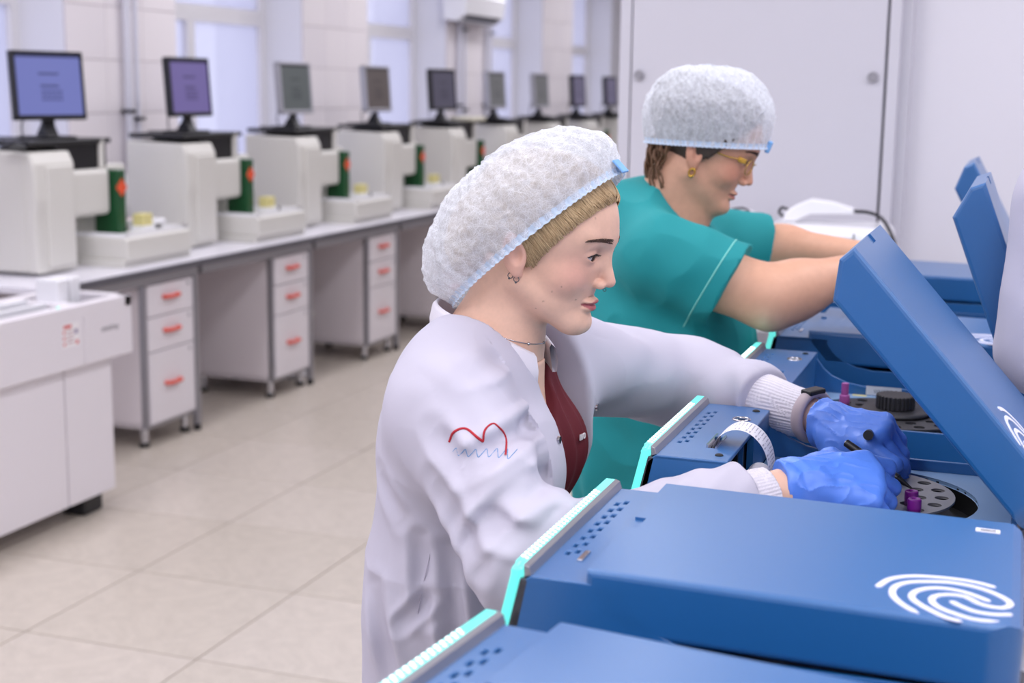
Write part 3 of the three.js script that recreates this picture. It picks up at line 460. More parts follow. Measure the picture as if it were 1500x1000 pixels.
function headFrame(O, s, yaw, pitch, roll = 0) {
  const m = new THREE.Matrix4().makeRotationY(yaw).multiply(new THREE.Matrix4().makeRotationZ(-pitch)).multiply(new THREE.Matrix4().makeRotationX(roll)), e = m.elements;
  return {
    O, s, m,
    local: (x, y, z) => { x = (x - O[0]) / s; y = (y - O[1]) / s; z = (z - O[2]) / s; return [e[0] * x + e[1] * y + e[2] * z, e[4] * x + e[5] * y + e[6] * z, e[8] * x + e[9] * y + e[10] * z]; },
    world: (x, y, z) => [O[0] + s * (e[0] * x + e[4] * y + e[8] * z), O[1] + s * (e[1] * x + e[5] * y + e[9] * z), O[2] + s * (e[2] * x + e[6] * y + e[10] * z)],
    place: o => { o.matrixAutoUpdate = true; o.position.set(...O); o.quaternion.setFromRotationMatrix(m); o.scale.setScalar(s); },
  };
}
const hp = {
  skull: ellipsoid([-0.005, 0.052, 0], [0.098, 0.084, 0.073]), face: ellipsoid([0.035, 0.038, 0], [0.069, 0.083, 0.063]), low: ellipsoid([0.034, -0.04, 0], [0.056, 0.06, 0.0535]),
  chin: ellipsoid([0.075, -0.092, 0], [0.02, 0.018, 0.021]), jaw: capsule([0.0, -0.042, 0.05], [0.068, -0.09, 0.014], 0.015, 0.015), cheek: ellipsoid([0.058, -0.018, 0.038], [0.023, 0.022, 0.02]),
  brow: capsule([0.0905, 0.041, 0.01], [0.077, 0.042, 0.042], 0.0095, 0.009), socket: ellipsoid([0.108, 0.017, 0.031], [0.0205, 0.0145, 0.02]),
  nose: capsule([0.0915, 0.028, 0], [0.1095, -0.0165, 0], 0.006, 0.0092), ala: ellipsoid([0.0995, -0.023, 0.0105], [0.009, 0.0068, 0.0062]), nostril: ellipsoid([0.1015, -0.032, 0.0065], [0.0045, 0.004, 0.0028]),
  lid: ellipsoid([0.079, 0.017, 0.031], [0.0142, 0.0136, 0.0142]),
  ulip: ellipsoid([0.0862, -0.0522, 0], [0.0135, 0.0062, 0.0205]), llip: ellipsoid([0.0842, -0.0632, 0], [0.0142, 0.0078, 0.018]), groove: ellipsoid([0.1065, -0.0575, 0], [0.0125, 0.0009, 0.021]),
  ear: ellipsoid([-0.008, 0.004, 0.0725], [0.0175, 0.031, 0.0085], 0.25), lobe: ellipsoid([0.0, -0.024, 0.069], [0.0085, 0.009, 0.006]), concha: ellipsoid([-0.001, 0.001, 0.083], [0.0095, 0.014, 0.0085], 0.25), rim: ellipsoid([-0.008, 0.012, 0.0845], [0.0105, 0.017, 0.0065], 0.25),
};
function headField(x, y, z) { { const l = Math.hypot(x, y, z); if (l > 0.22) return l - 0.165; }           // head in its own frame: x forward, y up, z to the right; origin between the ear canals
  const q = Math.abs(z); if (y < -0.018) y = -0.018 + (y + 0.018) / 0.88;
  let d = smin(hp.skull(x, y, q), hp.face(x, y, q), 0.03); d = smin(d, hp.low(x, y, q), 0.03); d = smin(d, hp.chin(x, y, q), 0.022); d = smin(d, hp.jaw(x, y, q), 0.025); d = smin(d, hp.cheek(x, y, q), 0.02); d = smin(d, hp.brow(x, y, q), 0.016);
  if (x > 0.04) {
    d = smax(d, -hp.socket(x, y, q), 0.012); d = smin(d, hp.nose(x, y, q), 0.011); d = smin(d, hp.ala(x, y, q), 0.005); d = smax(d, -hp.nostril(x, y, q), 0.002); d = smin(d, hp.lid(x, y, q), 0.005);
    const u = (q - 0.031) / 0.0132, k = 1 - u * u, al = Math.max(Math.abs(q - 0.031) - 0.0132, (y - 0.017) - (0.0048 * k - 0.0008), (-0.0054 * k - 0.001) - (y - 0.017), 0.079 - x); d = smax(d, -al * 0.8, 0.0008);
    d = smin(d, hp.ulip(x, y, q), 0.004); d = smin(d, hp.llip(x, y, q), 0.005); d = smax(d, -hp.groove(x, y, q), 0.002);
  } else { let e = smin(hp.ear(x, y, q), hp.lobe(x, y, q), 0.006); e = smax(e, -hp.concha(x, y, q), 0.003); e = smax(e, -hp.rim(x, y, q), 0.003); d = smin(d, e, 0.004); }
  return d;
}
function skinColour(H, base, lip, blush, moles = []) {
  const B = lin(base), L = lin(lip), K = lin(blush), D = lin('#6b4434');
  return (x, y, z) => {
    let [a, b, c] = H.local(x, y, z); const q = Math.abs(c); let o = B; if (b < -0.018) b = -0.018 + (b + 0.018) / 0.88;
    const n = 1 + 0.05 * noise(x * 90, y * 90, z * 90) + 0.04 * noise(x * 300, y * 300, z * 300);
    o = mix3(o, K, 0.55 * Math.exp(-((a - 0.07) ** 2 + (b + 0.01) ** 2 + (q - 0.045) ** 2) / 0.0009) + 0.4 * Math.exp(-((a - 0.115) ** 2 + (b + 0.02) ** 2 + q * q) / 0.00025) + (a < 0.02 && a > -0.04 && q > 0.068 ? 0.35 : 0));
    if (a > 0.07) {
      const up = Math.max(Math.abs((b + 0.0525) / 0.0052), 0) , lo = Math.abs((b + 0.0628) / 0.0062), w = 1 - (q / 0.0215) ** 2;
      const m = b > -0.0575 ? 1 - sstep(0.75, 1.0, (b + 0.0575) / Math.max(0.001, 0.0098 * w)) : 1 - sstep(0.75, 1.0, (-0.0575 - b) / Math.max(0.001, 0.0118 * w)); if (q < 0.0215) o = mix3(o, L, 0.9 * m);
    }
    for (const [ma, mb, r] of moles) { const d = Math.hypot(a - ma, b - mb); if (c > 0 && d < r * 1.6) o = mix3(o, D, 0.55 * (1 - sstep(r * 0.6, r * 1.6, d))); }
    return [o[0] * n, o[1] * n, o[2] * n];
  };
}
function faceParts(g, H, browMat, irisMat, sideOnly) {
  for (const s of [1, -1]) {
    const e = new THREE.Group(); e.name = 'eye'; H.place(e); g.add(e);
    part(e, 'eyeball', new THREE.SphereGeometry(0.0127, 28, 20).translate(0.079, 0.017, 0.031 * s), M.eyeWhite);
    const look = V(0.95, -0.2, 0.05 * s).normalize(), c = V(0.079, 0.017, 0.031 * s), q = new THREE.Quaternion().setFromUnitVectors(V(0, 1, 0), look);
    const cap1 = (r, a) => { const p = new THREE.SphereGeometry(r, 24, 8, 0, 6.283, 0, a); p.applyQuaternion(q); return p.translate(c.x, c.y, c.z); };
    part(e, 'iris', cap1(0.01285, 0.5), irisMat); part(e, 'pupil', cap1(0.01295, 0.2), M.pupil);
    const lash = []; for (let i = 0; i < 15; i++) { const u = -0.95 + i * 0.136, k = 1 - u * u, zz = (0.031 + 0.0123 * u) * s, xx = 0.079 + Math.sqrt(0.0142 ** 2 - (0.0123 * u) ** 2), yy = 0.017 + 0.0048 * k - 0.0006; lash.push(rod([xx - 0.001, yy, zz], [xx + 0.006, yy - 0.0015 + 0.0015 * k, zz + 0.003 * u * s], 0.00042, 0.00015, 4)); }
    lash.push(tube([0, 1, 2, 3, 4].map(i => { const u = -1 + i * 0.5, k = 1 - u * u; return [0.0792 + Math.sqrt(0.0143 ** 2 - (0.0123 * u) ** 2), 0.017 + 0.005 * k - 0.0008, (0.031 + 0.0123 * u) * s]; }), 0.0008, 16, 5));
    part(e, 'eyelashes', lash, M.lash);
    const hair = []; for (let i = 0; i < 170; i++) {
      const u = i / 169, zz = 0.011 + 0.042 * u, yb = 0.0395 + 0.0045 * Math.sin(u * 2.3) - 0.003 * u; let xs = 0.12; const yy = yb + (rnd() - 0.5) * 0.0072 * (1 - 0.65 * u);
      for (let t = 0; t < 40; t++) { const d = headField(xs, yy, zz); if (d < 0.0003) break; xs -= d * 0.8; }
      hair.push(rod([xs - 0.0004, yy, zz * s], [xs - 0.0022 * (0.4 + u), yy + 0.0012 - 0.0022 * u, (zz + 0.0065) * s], 0.00055, 0.00025, 4));
    }
    const br = part(g, 'eyebrow', hair, browMat); H.place(br);
  }
}
function hairMesh(g, H, name, dark, light, hl, thick, lo, hi, extra) {
  const A = lin(dark), B = lin(light);
  const f = (x, y, z) => { const [a, b, c] = H.local(x, y, z), q = Math.abs(c); let d = smin(hp.skull(a, b, q), hp.face(a, b, q), 0.03); const n = 0.0008 * noise((a * 0.9 + b) * 150 + c * 70 + 0.3, (b - a) * 6 + c * 9, c * 60 + a * 20); d = (smax(d - thick - n, (hl(a) - b) * 0.7, 0.006)) * H.s; return extra ? extra(d, x, y, z) : d; };
  return part(g, name, meshField(f, lo, hi, 0.0022, (x, y, z) => { const [a, b, c] = H.local(x, y, z), t = clamp(0.5 + 0.6 * noise((a * 0.9 + b) * 190 + c * 80, (b - a) * 7 + c * 11, c * 60 + a * 23) + 0.45 * noise((a * 0.9 + b) * 430 + c * 170, (b - a) * 13 + 5, c * 110 - a * 31), 0, 1); return mix3(A, B, t); }), M.hair);
}
// bouffant cap: edge loop through front point F and nape point N of the head frame, a creased bag above it
function capMesh(g, H, F, N, halfZ, height, o = {}) {
  const C = [(F[0] + N[0]) / 2, (F[1] + N[1]) / 2], ax = unit([F[0] - N[0], F[1] - N[1], 0]), L = Math.hypot(F[0] - N[0], F[1] - N[1]) / 2, up = [-ax[1], ax[0], 0];
  const nu = 260, nv = 90, pos = [], uv = [], idx = [], lean = o.lean || 0, ridge = v => 1 - Math.abs(v) * 2;
  for (let j = 0; j <= nv; j++) for (let i = 0; i <= nu; i++) {
    const t = j / nv, a = i / nu * Math.PI * 2, ca = Math.cos(a), sa = Math.sin(a);
    const ph = t * Math.PI / 2; let rho = Math.pow(Math.cos(ph), o.power || 0.72) * (1 + (o.bulge || 0.13) * Math.sin(Math.min(1, t * 3.2) * Math.PI / 2)); if (j === 0) rho *= 1.0;
    let h = height * Math.pow(Math.sin(ph), o.hp || 0.95);
    const pleat = Math.sin(a * 46 + 3 * noise(ca * 2, sa * 2, 1)) * 0.0022 * Math.exp(-t * 9);
    const nx = ca * rho, nz = sa * rho;
    const sd = o.seed || 0, n1 = ridge(noise(ca * 4.5 + 3, t * 1.5 + nx, sa * 4.5 + sd)), n2 = ridge(noise(ca * 11 + 9, t * 2.2, sa * 11 + sd)), n3 = noise(nx * 5, t * 4, nz * 5 + sd), n4 = ridge(noise(nx * 7 + t * 6, t * 9 + nz * 4, sd));
    const w = Math.min(1, t * 6), dsp = w * (0.0042 * n1 * Math.abs(n1) + 0.0022 * n2 * n2 * n2 * (1 - t) + 0.003 * n3 + 0.0022 * n4 * n4 * n4) + pleat - w * 0.001;
    const rx = (L * rho + dsp * Math.cos(ph)), rz = (halfZ * rho * (1 + 0.14 * Math.min(1, t * 3)) + dsp * Math.cos(ph)), hh = h + dsp * Math.sin(ph) + (j === 0 ? -0.004 + 0.0012 * Math.sin(a * 46) : 0);
    const A = ca * rx - lean * Math.sin(ph) * (1 - Math.abs(ca) * 0.2), x = C[0] + ax[0] * A + up[0] * hh, y = C[1] + ax[1] * A + up[1] * hh;
    pos.push(x, y, sa * rz); uv.push(i / nu * 6, t * 1.6);
    if (i < nu && j < nv) { const k = j * (nu + 1) + i; idx.push(k, k + nu + 1, k + 1, k + 1, k + nu + 1, k + nu + 2); }
  }
  const geo = new THREE.BufferGeometry(); geo.setAttribute('position', new THREE.Float32BufferAttribute(pos, 3)); geo.setAttribute('uv', new THREE.Float32BufferAttribute(uv, 2)); geo.setIndex(idx); geo.computeVertexNormals();
  const c = part(g, 'bouffant_cap', geo, M.cap, 'thin white bouffant cap'); H.place(c);
  // gathered elastic edge
  const ep = [], eu = [], ei = [];
  for (let i = 0; i <= 400; i++) for (let j = 0; j < 3; j++) {
    const a = i / 400 * Math.PI * 2, w = Math.sin(a * 92 + 2 * Math.sin(a * 7)), off = [0.0025, 0.0, 0.003][j], hh = [0.006, 0.0, -0.005][j] + 0.0007 * w, rx = L + off + 0.0009 * w * (j ? 1 : 0.4), rz = halfZ + off + 0.0009 * w * (j ? 1 : 0.4), A = Math.cos(a) * rx;
    ep.push(C[0] + ax[0] * A + up[0] * hh, C[1] + ax[1] * A + up[1] * hh, Math.sin(a) * rz); eu.push(i / 40, j);
    if (i < 400 && j < 2) { const k = i * 3 + j; ei.push(k, k + 1, k + 3, k + 1, k + 4, k + 3); }
  }
  const eg = new THREE.BufferGeometry(); eg.setAttribute('position', new THREE.Float32BufferAttribute(ep, 3)); eg.setAttribute('uv', new THREE.Float32BufferAttribute(eu, 2)); eg.setIndex(ei); eg.computeVertexNormals();
  part(c, 'elastic_edge', eg, M.capEdge, 'pale blue gathered elastic edge');
  return c;
}
function handField(W, f, n, right, curls, thumb, rad = 1) {
  const F = unit(f), N = unit(add(n, F, -dot(n, F))), S = cross(F, N).map(v => right ? -v : v), P = (a, b, c) => [0, 1, 2].map(i => W[i] + F[i] * a + S[i] * b + N[i] * c);
  const list = [], tips = [], K = [[0.088, 0.027], [0.092, 0.006], [0.087, -0.0145], [0.077, -0.033]], Ls = [[0.042, 0.026, 0.02], [0.046, 0.029, 0.021], [0.042, 0.027, 0.02], [0.033, 0.021, 0.018]];
  const palm = [capsule(P(0, 0.012, 0), P(...K[0], 0), 0.019 * rad, 0.0125 * rad), capsule(P(0, 0.002, 0), P(...K[1], 0.001), 0.02 * rad, 0.0128 * rad), capsule(P(0, -0.006, 0), P(...K[2], 0), 0.019 * rad, 0.0122 * rad), capsule(P(0, -0.012, 0), P(...K[3], -0.002), 0.017 * rad, 0.0112 * rad), capsule(P(0.02, 0.02, -0.006), P(0.05, 0.03, -0.012), 0.016 * rad, 0.014 * rad)];
  const pf = blend(palm, 0.014), fingers = [];
  curls.forEach((c, i) => {
    let p = P(...K[i], 0), ang = 0; const seg = [];
    c.slice(0, 3).forEach((da, k) => { ang += da; const sp = (c[3] || 0) * (k === 0 ? 1 : 0.6), d = unit([0, 1, 2].map(j => F[j] * Math.cos(ang) - N[j] * Math.sin(ang) + S[j] * sp)), q = add(p, d, Ls[i][k]); seg.push(capsule(p, q, (0.0102 - k * 0.0008 - (i === 3 ? 0.0012 : 0)) * rad, (0.0096 - k * 0.001 - (i === 3 ? 0.0012 : 0)) * rad)); p = q; });
    tips.push(p); fingers.push(blend(seg, 0.005));
  });
  let tp = P(0.028, 0.03, -0.008); const ts = []; thumb.forEach((d, k) => { const v = unit([0, 1, 2].map(j => F[j] * d[0] + S[j] * d[1] + N[j] * d[2])), q = add(tp, v, [0.042, 0.033, 0.026][k]); ts.push(capsule(tp, q, (0.0145 - k * 0.0018) * rad, (0.0125 - k * 0.0016) * rad)); tp = q; });
  const th = blend(ts, 0.006);
  const field = (x, y, z) => { { const ox = Math.max(lo[0] - x, 0, x - hi[0]), oy = Math.max(lo[1] - y, 0, y - hi[1]), oz = Math.max(lo[2] - z, 0, z - hi[2]), o = Math.hypot(ox, oy, oz); if (o > 0.01) return o + 0.02; } let d = smin(pf(x, y, z), th(x, y, z), 0.012); for (const g of fingers) d = smin(d, g(x, y, z), 0.0034); return d; };
  const pts = [W, ...tips, tp, P(0.09, 0.03, 0), P(0.09, -0.03, 0)], lo = [0, 1, 2].map(i => Math.min(...pts.map(p => p[i])) - 0.045), hi = [0, 1, 2].map(i => Math.max(...pts.map(p => p[i])) + 0.045);
  return { field, lo, hi, P, F, N, S, tips, thumbTip: tp };
}
function gloveMesh(g, h, back, rad = 0.031, flare) {      // nitrile glove: the hand plus a wrinkled cuff over the wrist
  const cuff = capsule(h.P(0.005, 0, 0), h.P(-back, 0, 0), rad * 0.86, rad);
  const f = (x, y, z) => {
    const p = [x, y, z], t = dot(sub(p, h.P(0, 0, 0)), h.F), s = dot(sub(p, h.P(0, 0, 0)), h.S);
    let d = smin(h.field(x, y, z), cuff(x, y, z), 0.014); const cr = 1 - 2 * Math.abs(noise(t * 26 + s * 30, s * 55 - t * 16, 5)), w = -0.0013 * cr * cr * cr * sstep(0.1, 0.06, t) - 0.0011 * Math.sin(t * 170 + s * 90 + 4 * noise(x * 25, y * 25, z * 25)) * sstep(0.05, 0.0, t) + 0.0005 * noise(x * 60, y * 60, z * 60);
    d = d - 0.0012 + w; return smax(d, -(t + back - 0.003 + 0.004 * noise(s * 60, 1, 2)), 0.003);
  };
  return part(g, 'glove', meshField(f, h.lo, h.hi, 0.0024), M.glove, 'blue nitrile glove');
}
function legs(g, hip, sep, mat, depth = 0.0) {
  const [x, y, z] = hip; const l = []; for (const s of [-1, 1]) l.push(capsule([x, y, z + s * sep], [x + 0.02, 0.5, z + s * sep], 0.095, 0.07), capsule([x + 0.02, 0.5, z + s * sep], [x, 0.1, z + s * sep], 0.07, 0.055));
  const f = blend(l, 0.02); part(g, 'trousers', meshField(f, [x - 0.14, 0.06, z - sep - 0.13], [x + 0.14, y + 0.1, z + sep + 0.13], 0.012), mat);
}
function shoes(g, x, z, sep, dir) { for (const s of [-1, 1]) part(g, 'shoe', [sweep([[-0.09, 0.0], [0.16, 0.0], [0.165, 0.03], [0.1, 0.055], [0.03, 0.09], [-0.07, 0.09], [-0.095, 0.05]].map(p => [p[0] * dir, p[1]]).slice().sort(() => 0), z + s * sep - 0.045, z + s * sep + 0.045, 0.012).translate(x, 0, 0)], M.shoe); }
function mergeIndexed(list) { return mergeGeometries(list); }

// ---------------- woman in the white coat
{
  const g = thing('person', 'woman in a white coat, bouffant cap and blue gloves bending over an open blue analyser', 'person', [0, 0, 0]);
  const H = headFrame([-0.583, 1.444, -1.752], 0.93, -0.02, 0.19, 0.0);
  const zc = -1.755, nb = [-0.652, 1.325, zc];
  const SR = [-0.642, 1.258, -1.59], ER = [-0.5, 1.115, -1.49], WR = [-0.224, 1.18, -1.715];
  const SL = [-0.618, 1.268, -1.925], EL = [-0.475, 1.203, -2.165], WL = [-0.262, 1.195, -2.035];
  const hr = handField(WR, [0.86, 0.05, -0.5], [0.05, 0.78, 0.62], true, [[0.5, 0.85, 0.45, 0.05], [0.75, 1.1, 0.6], [0.9, 1.2, 0.8], [0.95, 1.2, 0.8]], [[0.75, 0.55, -0.4], [0.9, 0.1, -0.45], [0.95, -0.1, -0.3]], 1.04);
  const hl = handField([-0.236, 1.193, -2.0], [0.88, 0.0, 0.45], [0.0, 0.88, 0.42], false, [[0.6, 1.75, 1.0, 0.0], [1.0, 0.7, 0.3], [1.1, 0.55, 0.3], [1.05, 0.5, 0.3]], [[0.4, 0.6, -0.65], [0.25, 0.3, -0.9], [0.2, -0.05, -0.9]], 1.03);
  const neck = [capsule(H.world(-0.02, -0.03, 0), [-0.645, 1.31, zc], 0.05, 0.056), capsule([-0.645, 1.31, zc], [-0.655, 1.2, zc], 0.06, 0.08), capsule([-0.655, 1.27, zc - 0.1], [-0.655, 1.27, zc + 0.1], 0.05)];
  const core = [...neck, capsule([-0.66, 1.2, zc], [-0.68, 0.9, zc], 0.085, 0.09), capsule(SR, ER, 0.04, 0.034), capsule(ER, WR, 0.034, 0.026), capsule(SL, EL, 0.04, 0.034), capsule(EL, WL, 0.034, 0.026)];
  const coreF = blend(core, 0.03), nk = blend(neck, 0.04);
  const headW = (x, y, z) => { const l = H.local(x, y, z); return smin(headField(...l) * H.s, nk(x, y, z), 0.018); };
  const skin = skinColour(H, '#e3b9a2', '#a84f58', '#d9978a', [[0.062, -0.03, 0.0011], [0.05, -0.042, 0.001], [0.078, -0.05, 0.0009], [0.04, -0.06, 0.0011], [0.03, -0.075, 0.0009], [0.085, 0.07, 0.0009], [0.09, -0.045, 0.0008]]);
  const cut = 1.3;
  const bodyGeo = mergeIndexed([
    meshField((x, y, z) => Math.max(headW(x, y, z), cut - y), [-0.72, cut - 0.006, zc - 0.11], [-0.44, 1.58, zc + 0.11], 0.0017, skin),
    meshField((x, y, z) => Math.max(smin(coreF(x, y, z), headW(x, y, z), 0.01), y - cut), [-0.79, 0.8, -2.23], [-0.2, cut + 0.006, -1.42], 0.007, skin),
  ]);
  part(g, 'body', bodyGeo, M.skin);
  faceParts(g, H, M.brow, M.iris);
  hairMesh(g, H, 'hair', '#a0855f', '#c6ab83', a => a > 0.02 ? 1.4 * (a - 0.024) + 0.0 : mix(-0.055, 0.0, sstep(-0.035, 0.02, a)), 0.006, [-0.76, 1.3, zc - 0.1], [-0.44, 1.6, zc + 0.1], (d, x, y, z) => { const l = H.local(x, y, z), b = ellipsoid([-0.098, 0.0, 0], [0.034, 0.06, 0.055])(...l) * H.s + 0.003 * noise(l[0] * 40, l[1] * 40, l[2] * 120); return smin(d, b, 0.02); });
  const front = (a, b, q) => smin(hp.skull(a, b, q), hp.face(a, b, q), 0.03) - 0.0062, hline = a => a > 0.02 ? 1.4 * (a - 0.024) : mix(-0.055, 0.0, sstep(-0.035, 0.02, a));
  const at3 = (b, ph) => { let R0 = 0.14; for (let k = 0; k < 60; k++) { const d = front(R0 * Math.cos(ph), b, R0 * Math.sin(ph)); if (d < 0.0002) break; R0 -= d * 0.8; } return [R0 * Math.cos(ph), b, R0 * Math.sin(ph)]; };
  const strands = [[], []];
  for (let k = 0; k < 640; k++) {
    const ph = (k / 640) * 1.62 + (rnd() - 0.5) * 0.01, s = k % 3 ? 1 : -1; let b = 0.125; while (b > -0.02) { const p = at3(b, ph); if (b < hline(p[0])) break; b -= 0.002; }
    const len = (0.012 + 0.016 * rnd()) * (ph < 0.25 ? 1.3 : 1), wob = (rnd() - 0.5) * 0.16, down = 0.003 + 0.004 * rnd() * (ph > 1.2 ? 2 : 1);
    strands[k % 2].push(tube([0, 1, 2, 3, 4].map(i => { const p = at3(b - down + (len + down) * i / 4, ph + (0.34 + wob) * i / 4 * sstep(1.75, 1.1, ph)), o = i === 0 ? -0.003 : 0.0003 + 0.0006 * rnd(); return [p[0] + o * Math.cos(ph), p[1], (p[2] + o * Math.sin(ph)) * s]; }), 0.0004 + 0.0004 * rnd(), 8, 4));
  }
  for (let i = 0; i < 2; i++) { const hs = part(g, 'hair_strands', strands[i], std(['#c9ae86', '#a88c66'][i], 0.5)); H.place(hs); hs.userData.kind = 'stuff'; }
  const cap = capMesh(g, H, [0.092, 0.134], [-0.104, -0.104], 0.09, 0.127, { bulge: 0.15, power: 0.9, hp: 1.0, seed: 4 });
  part(cap, 'cap_tie', rbox(-0.011, 0.011, -0.0018, 0.0018, -0.012, 0.012, 0.0015).rotateZ(-0.6).translate(0.095, 0.142, 0.012), std('#7fb4ea', 0.8));
  // maroon top
  const chestIn = blend([ellipsoid([-0.66, 1.17, zc], [0.105, 0.16, 0.165]), ellipsoid([-0.668, 0.98, zc], [0.105, 0.2, 0.15]), capsule([-0.655, 1.275, zc - 0.11], [-0.655, 1.275, zc + 0.11], 0.055), ellipsoid([-0.592, 1.165, zc - 0.075], [0.055, 0.06, 0.065]), ellipsoid([-0.592, 1.165, zc + 0.075], [0.055, 0.06, 0.065])], 0.05);
  part(g, 'scrub_top', meshField((x, y, z) => {
    let d = chestIn(x, y, z) + 0.003 * noise(x * 14, y * 9, z * 30) - 0.0025 * Math.sin(z * 210 + 2 * noise(x * 8, y * 8, z * 8)) * sstep(1.05, 1.2, y);
    const v = Math.max(Math.abs(z - zc + 0.008) - Math.max(0, (y - 1.2) * 0.55), -0.66 - x, 1.19 - y); d = smax(d, -v * 0.85, 0.005);
    return Math.max(d, 0.8 - y, y - 1.335);
  }, [-0.79, 0.79, zc - 0.2], [-0.5, 1.345, zc + 0.2], 0.004), M.maroon, 'maroon v-neck top');
  {
    const font = await new FontLoader().loadAsync('fonts/droid/droid_sans_bold.typeface.json'), y = 1.185, z = zc - 0.05; let x = -0.45; while (chestIn(x, y, z) > 0.0035 && x > -0.7) x -= 0.001;
    const e = 0.004, nx = chestIn(x + e, y, z) - chestIn(x - e, y, z), nz = chestIn(x, y, z + e) - chestIn(x, y, z - e);
    part(g, 'chest_lettering', new TextGeometry('MO', { font, size: 0.008, depth: 0.0016, curveSegments: 4 }).translate(-0.004, 0, -0.0006).rotateY(Math.atan2(nx, nz)).translate(x, y, z), std('#e6dfe4', 0.7), 'white printed letters');
  }
  // coat
  const torso = blend([ellipsoid([-0.664, 1.18, zc], [0.118, 0.17, 0.187]), ellipsoid([-0.676, 1.0, zc], [0.118, 0.22, 0.17]), capsule([-0.655, 1.27, -1.625], [-0.64, 1.274, -1.9], 0.05), capsule([-0.668, 1.297, zc - 0.06], [-0.668, 1.297, zc + 0.06], 0.052), ellipsoid([-0.59, 1.165, zc - 0.08], [0.062, 0.068, 0.072]), ellipsoid([-0.59, 1.165, zc + 0.07], [0.062, 0.068, 0.072])], 0.06);
  const skirt = (x, y, z) => { const t = clamp((1.08 - y) / 0.55, 0, 1); return Math.max((Math.hypot(x + 0.668 + 0.035 * t, (z - zc) / 1.4) - (0.092 + 0.065 * t - 0.75 * Math.max(0, y - 1.04))) * 0.7, 0.5 - y); };
  const armR = blend([capsule(SR, ER, 0.067, 0.061), capsule(ER, WR, 0.062, 0.042)], 0.03), armL = blend([capsule(SL, EL, 0.07, 0.066), capsule(EL, WL, 0.066, 0.044)], 0.03);
  const along = (p, a, b) => { const d = sub(b, a); return dot(sub(p, a), d) / dot(d, d); };
  const CREASES = [[-0.63,1.256,-0.583,1.221,0.016,0.012],[-0.583,1.221,-0.52,1.262,0.016,0.014],[-0.52,1.262,-0.475,1.249,0.014,0.009],[-0.555,1.15,-0.507,1.205,0.017,0.014],[-0.507,1.205,-0.435,1.219,0.015,0.012],[-0.62,1.2,-0.542,1.125,0.018,0.013],[-0.54,1.172,-0.474,1.16,0.014,0.01],[-0.607,1.318,-0.557,1.33,0.014,0.006],[-0.557,1.33,-0.508,1.295,0.014,0.008],[-0.673,1.099,-0.659,1.0,0.015,0.011],[-0.641,1.085,-0.615,0.9,0.016,0.012],[-0.697,0.983,-0.655,1.03,0.012,0.009],[-0.74,1.17,-0.7,1.12,0.016,0.009],[-0.74,1.02,-0.71,0.88,0.018,0.012]];
  const coatF = (x, y, z) => {
    let d = smin(torso(x, y, z), skirt(x, y, z), 0.08);
    const p = [x, y, z], aR = armR(x, y, z), aL = armL(x, y, z); d = smin(d, aR, 0.05); d = smin(d, aL, 0.05);
    if (d > 0.05 || d < -0.05) return d;
    const u = along(p, SR, ER), v = along(p, ER, WR), uL = along(p, SL, EL), vL = along(p, EL, WL);
    let w = 0.008 * noise(x * 9, y * 5, z * 9) + 0.005 * (1 - 2 * Math.abs(noise(x * 9 + y * 7, y * 8 - x * 4, z * 12))) * Math.abs(noise(x * 6, y * 6, z * 6 + 9)) * 2;
    const nearR = sstep(0.05, -0.01, aR), nearL = sstep(0.05, -0.01, aL);
    const fold = (t, c, s) => Math.exp(-(((t - c) / s) ** 2));
    w += nearR * (0.0028 * Math.sin((u * 0.285 + (x + 0.6) * 0.9 - (z + 1.5) * 0.5) * 95 + 2.2 * noise(x * 9, y * 9, z * 9)) * fold(u, 0.82, 0.3) + 0.003 * Math.sin(v * 34 + y * 60 + 3 * noise(x * 12, y * 12, z * 12)) * fold(v, 0.25, 0.32));
    w += nearL * (0.0065 * Math.sin(vL * 17 - uL * 6 + y * 38 + 3 * noise(x * 10, y * 10, z * 10)) * (0.5 + fold(vL, 0.75, 0.3)));
    w += (1 - nearR) * 0.005 * Math.sin((x + z * 0.55) * 75 + 2.5 * noise(x * 5, y * 3, z * 5)) * sstep(1.05, 0.85, y);
    for (const [a0, b0, a1, b1, wd, dp] of CREASES) { const dx = a1 - a0, dy = b1 - b0, h = clamp(((x - a0) * dx + (y - b0) * dy) / (dx * dx + dy * dy), 0, 1), e = Math.hypot(x - a0 - dx * h, y - b0 - dy * h) / wd; if (e < 2.5 && z > -1.66) w -= dp * (Math.exp(-e * e) - 0.6 * Math.exp(-((e - 1.3) ** 2) * 3)) * Math.sin(Math.PI * clamp(0.1 + 0.8 * h, 0, 1)); }
    d -= w * 0.8;
    // open front
    const op = Math.max(Math.abs(z - (zc - 0.046)) - (0.08 + 0.014 * clamp((1.25 - y) * 4, -1, 1)), -0.64 - x, y - 1.36);
    d = smax(d, -op * 0.9, 0.008);
    const nkc = Math.hypot(x + 0.645, (z - zc)) - 0.072; d = smax(d, -Math.max(nkc, 1.28 - y), 0.006);          // neck opening
    return d;
  };
  const coatCut = (x, y, z) => { const p = [x, y, z], dR = sub(WR, ER), dL = sub(WL, EL); let d = coatF(x, y, z); const v = along(p, ER, WR), vL = along(p, EL, WL); if (armR(x, y, z) < 0.02 && v > 0.5) d = smax(d, (v - 0.78) * Math.hypot(...dR), 0.006); if (armL(x, y, z) < 0.02 && vL > 0.5) d = smax(d, (vL - 0.66) * Math.hypot(...dL), 0.006); return d; };
  const coat = part(g, 'lab_coat', meshField(coatCut, [-0.9, 0.49, -2.25], [-0.2, 1.4, -1.38], 0.0045), M.coat, 'white lab coat worn open');
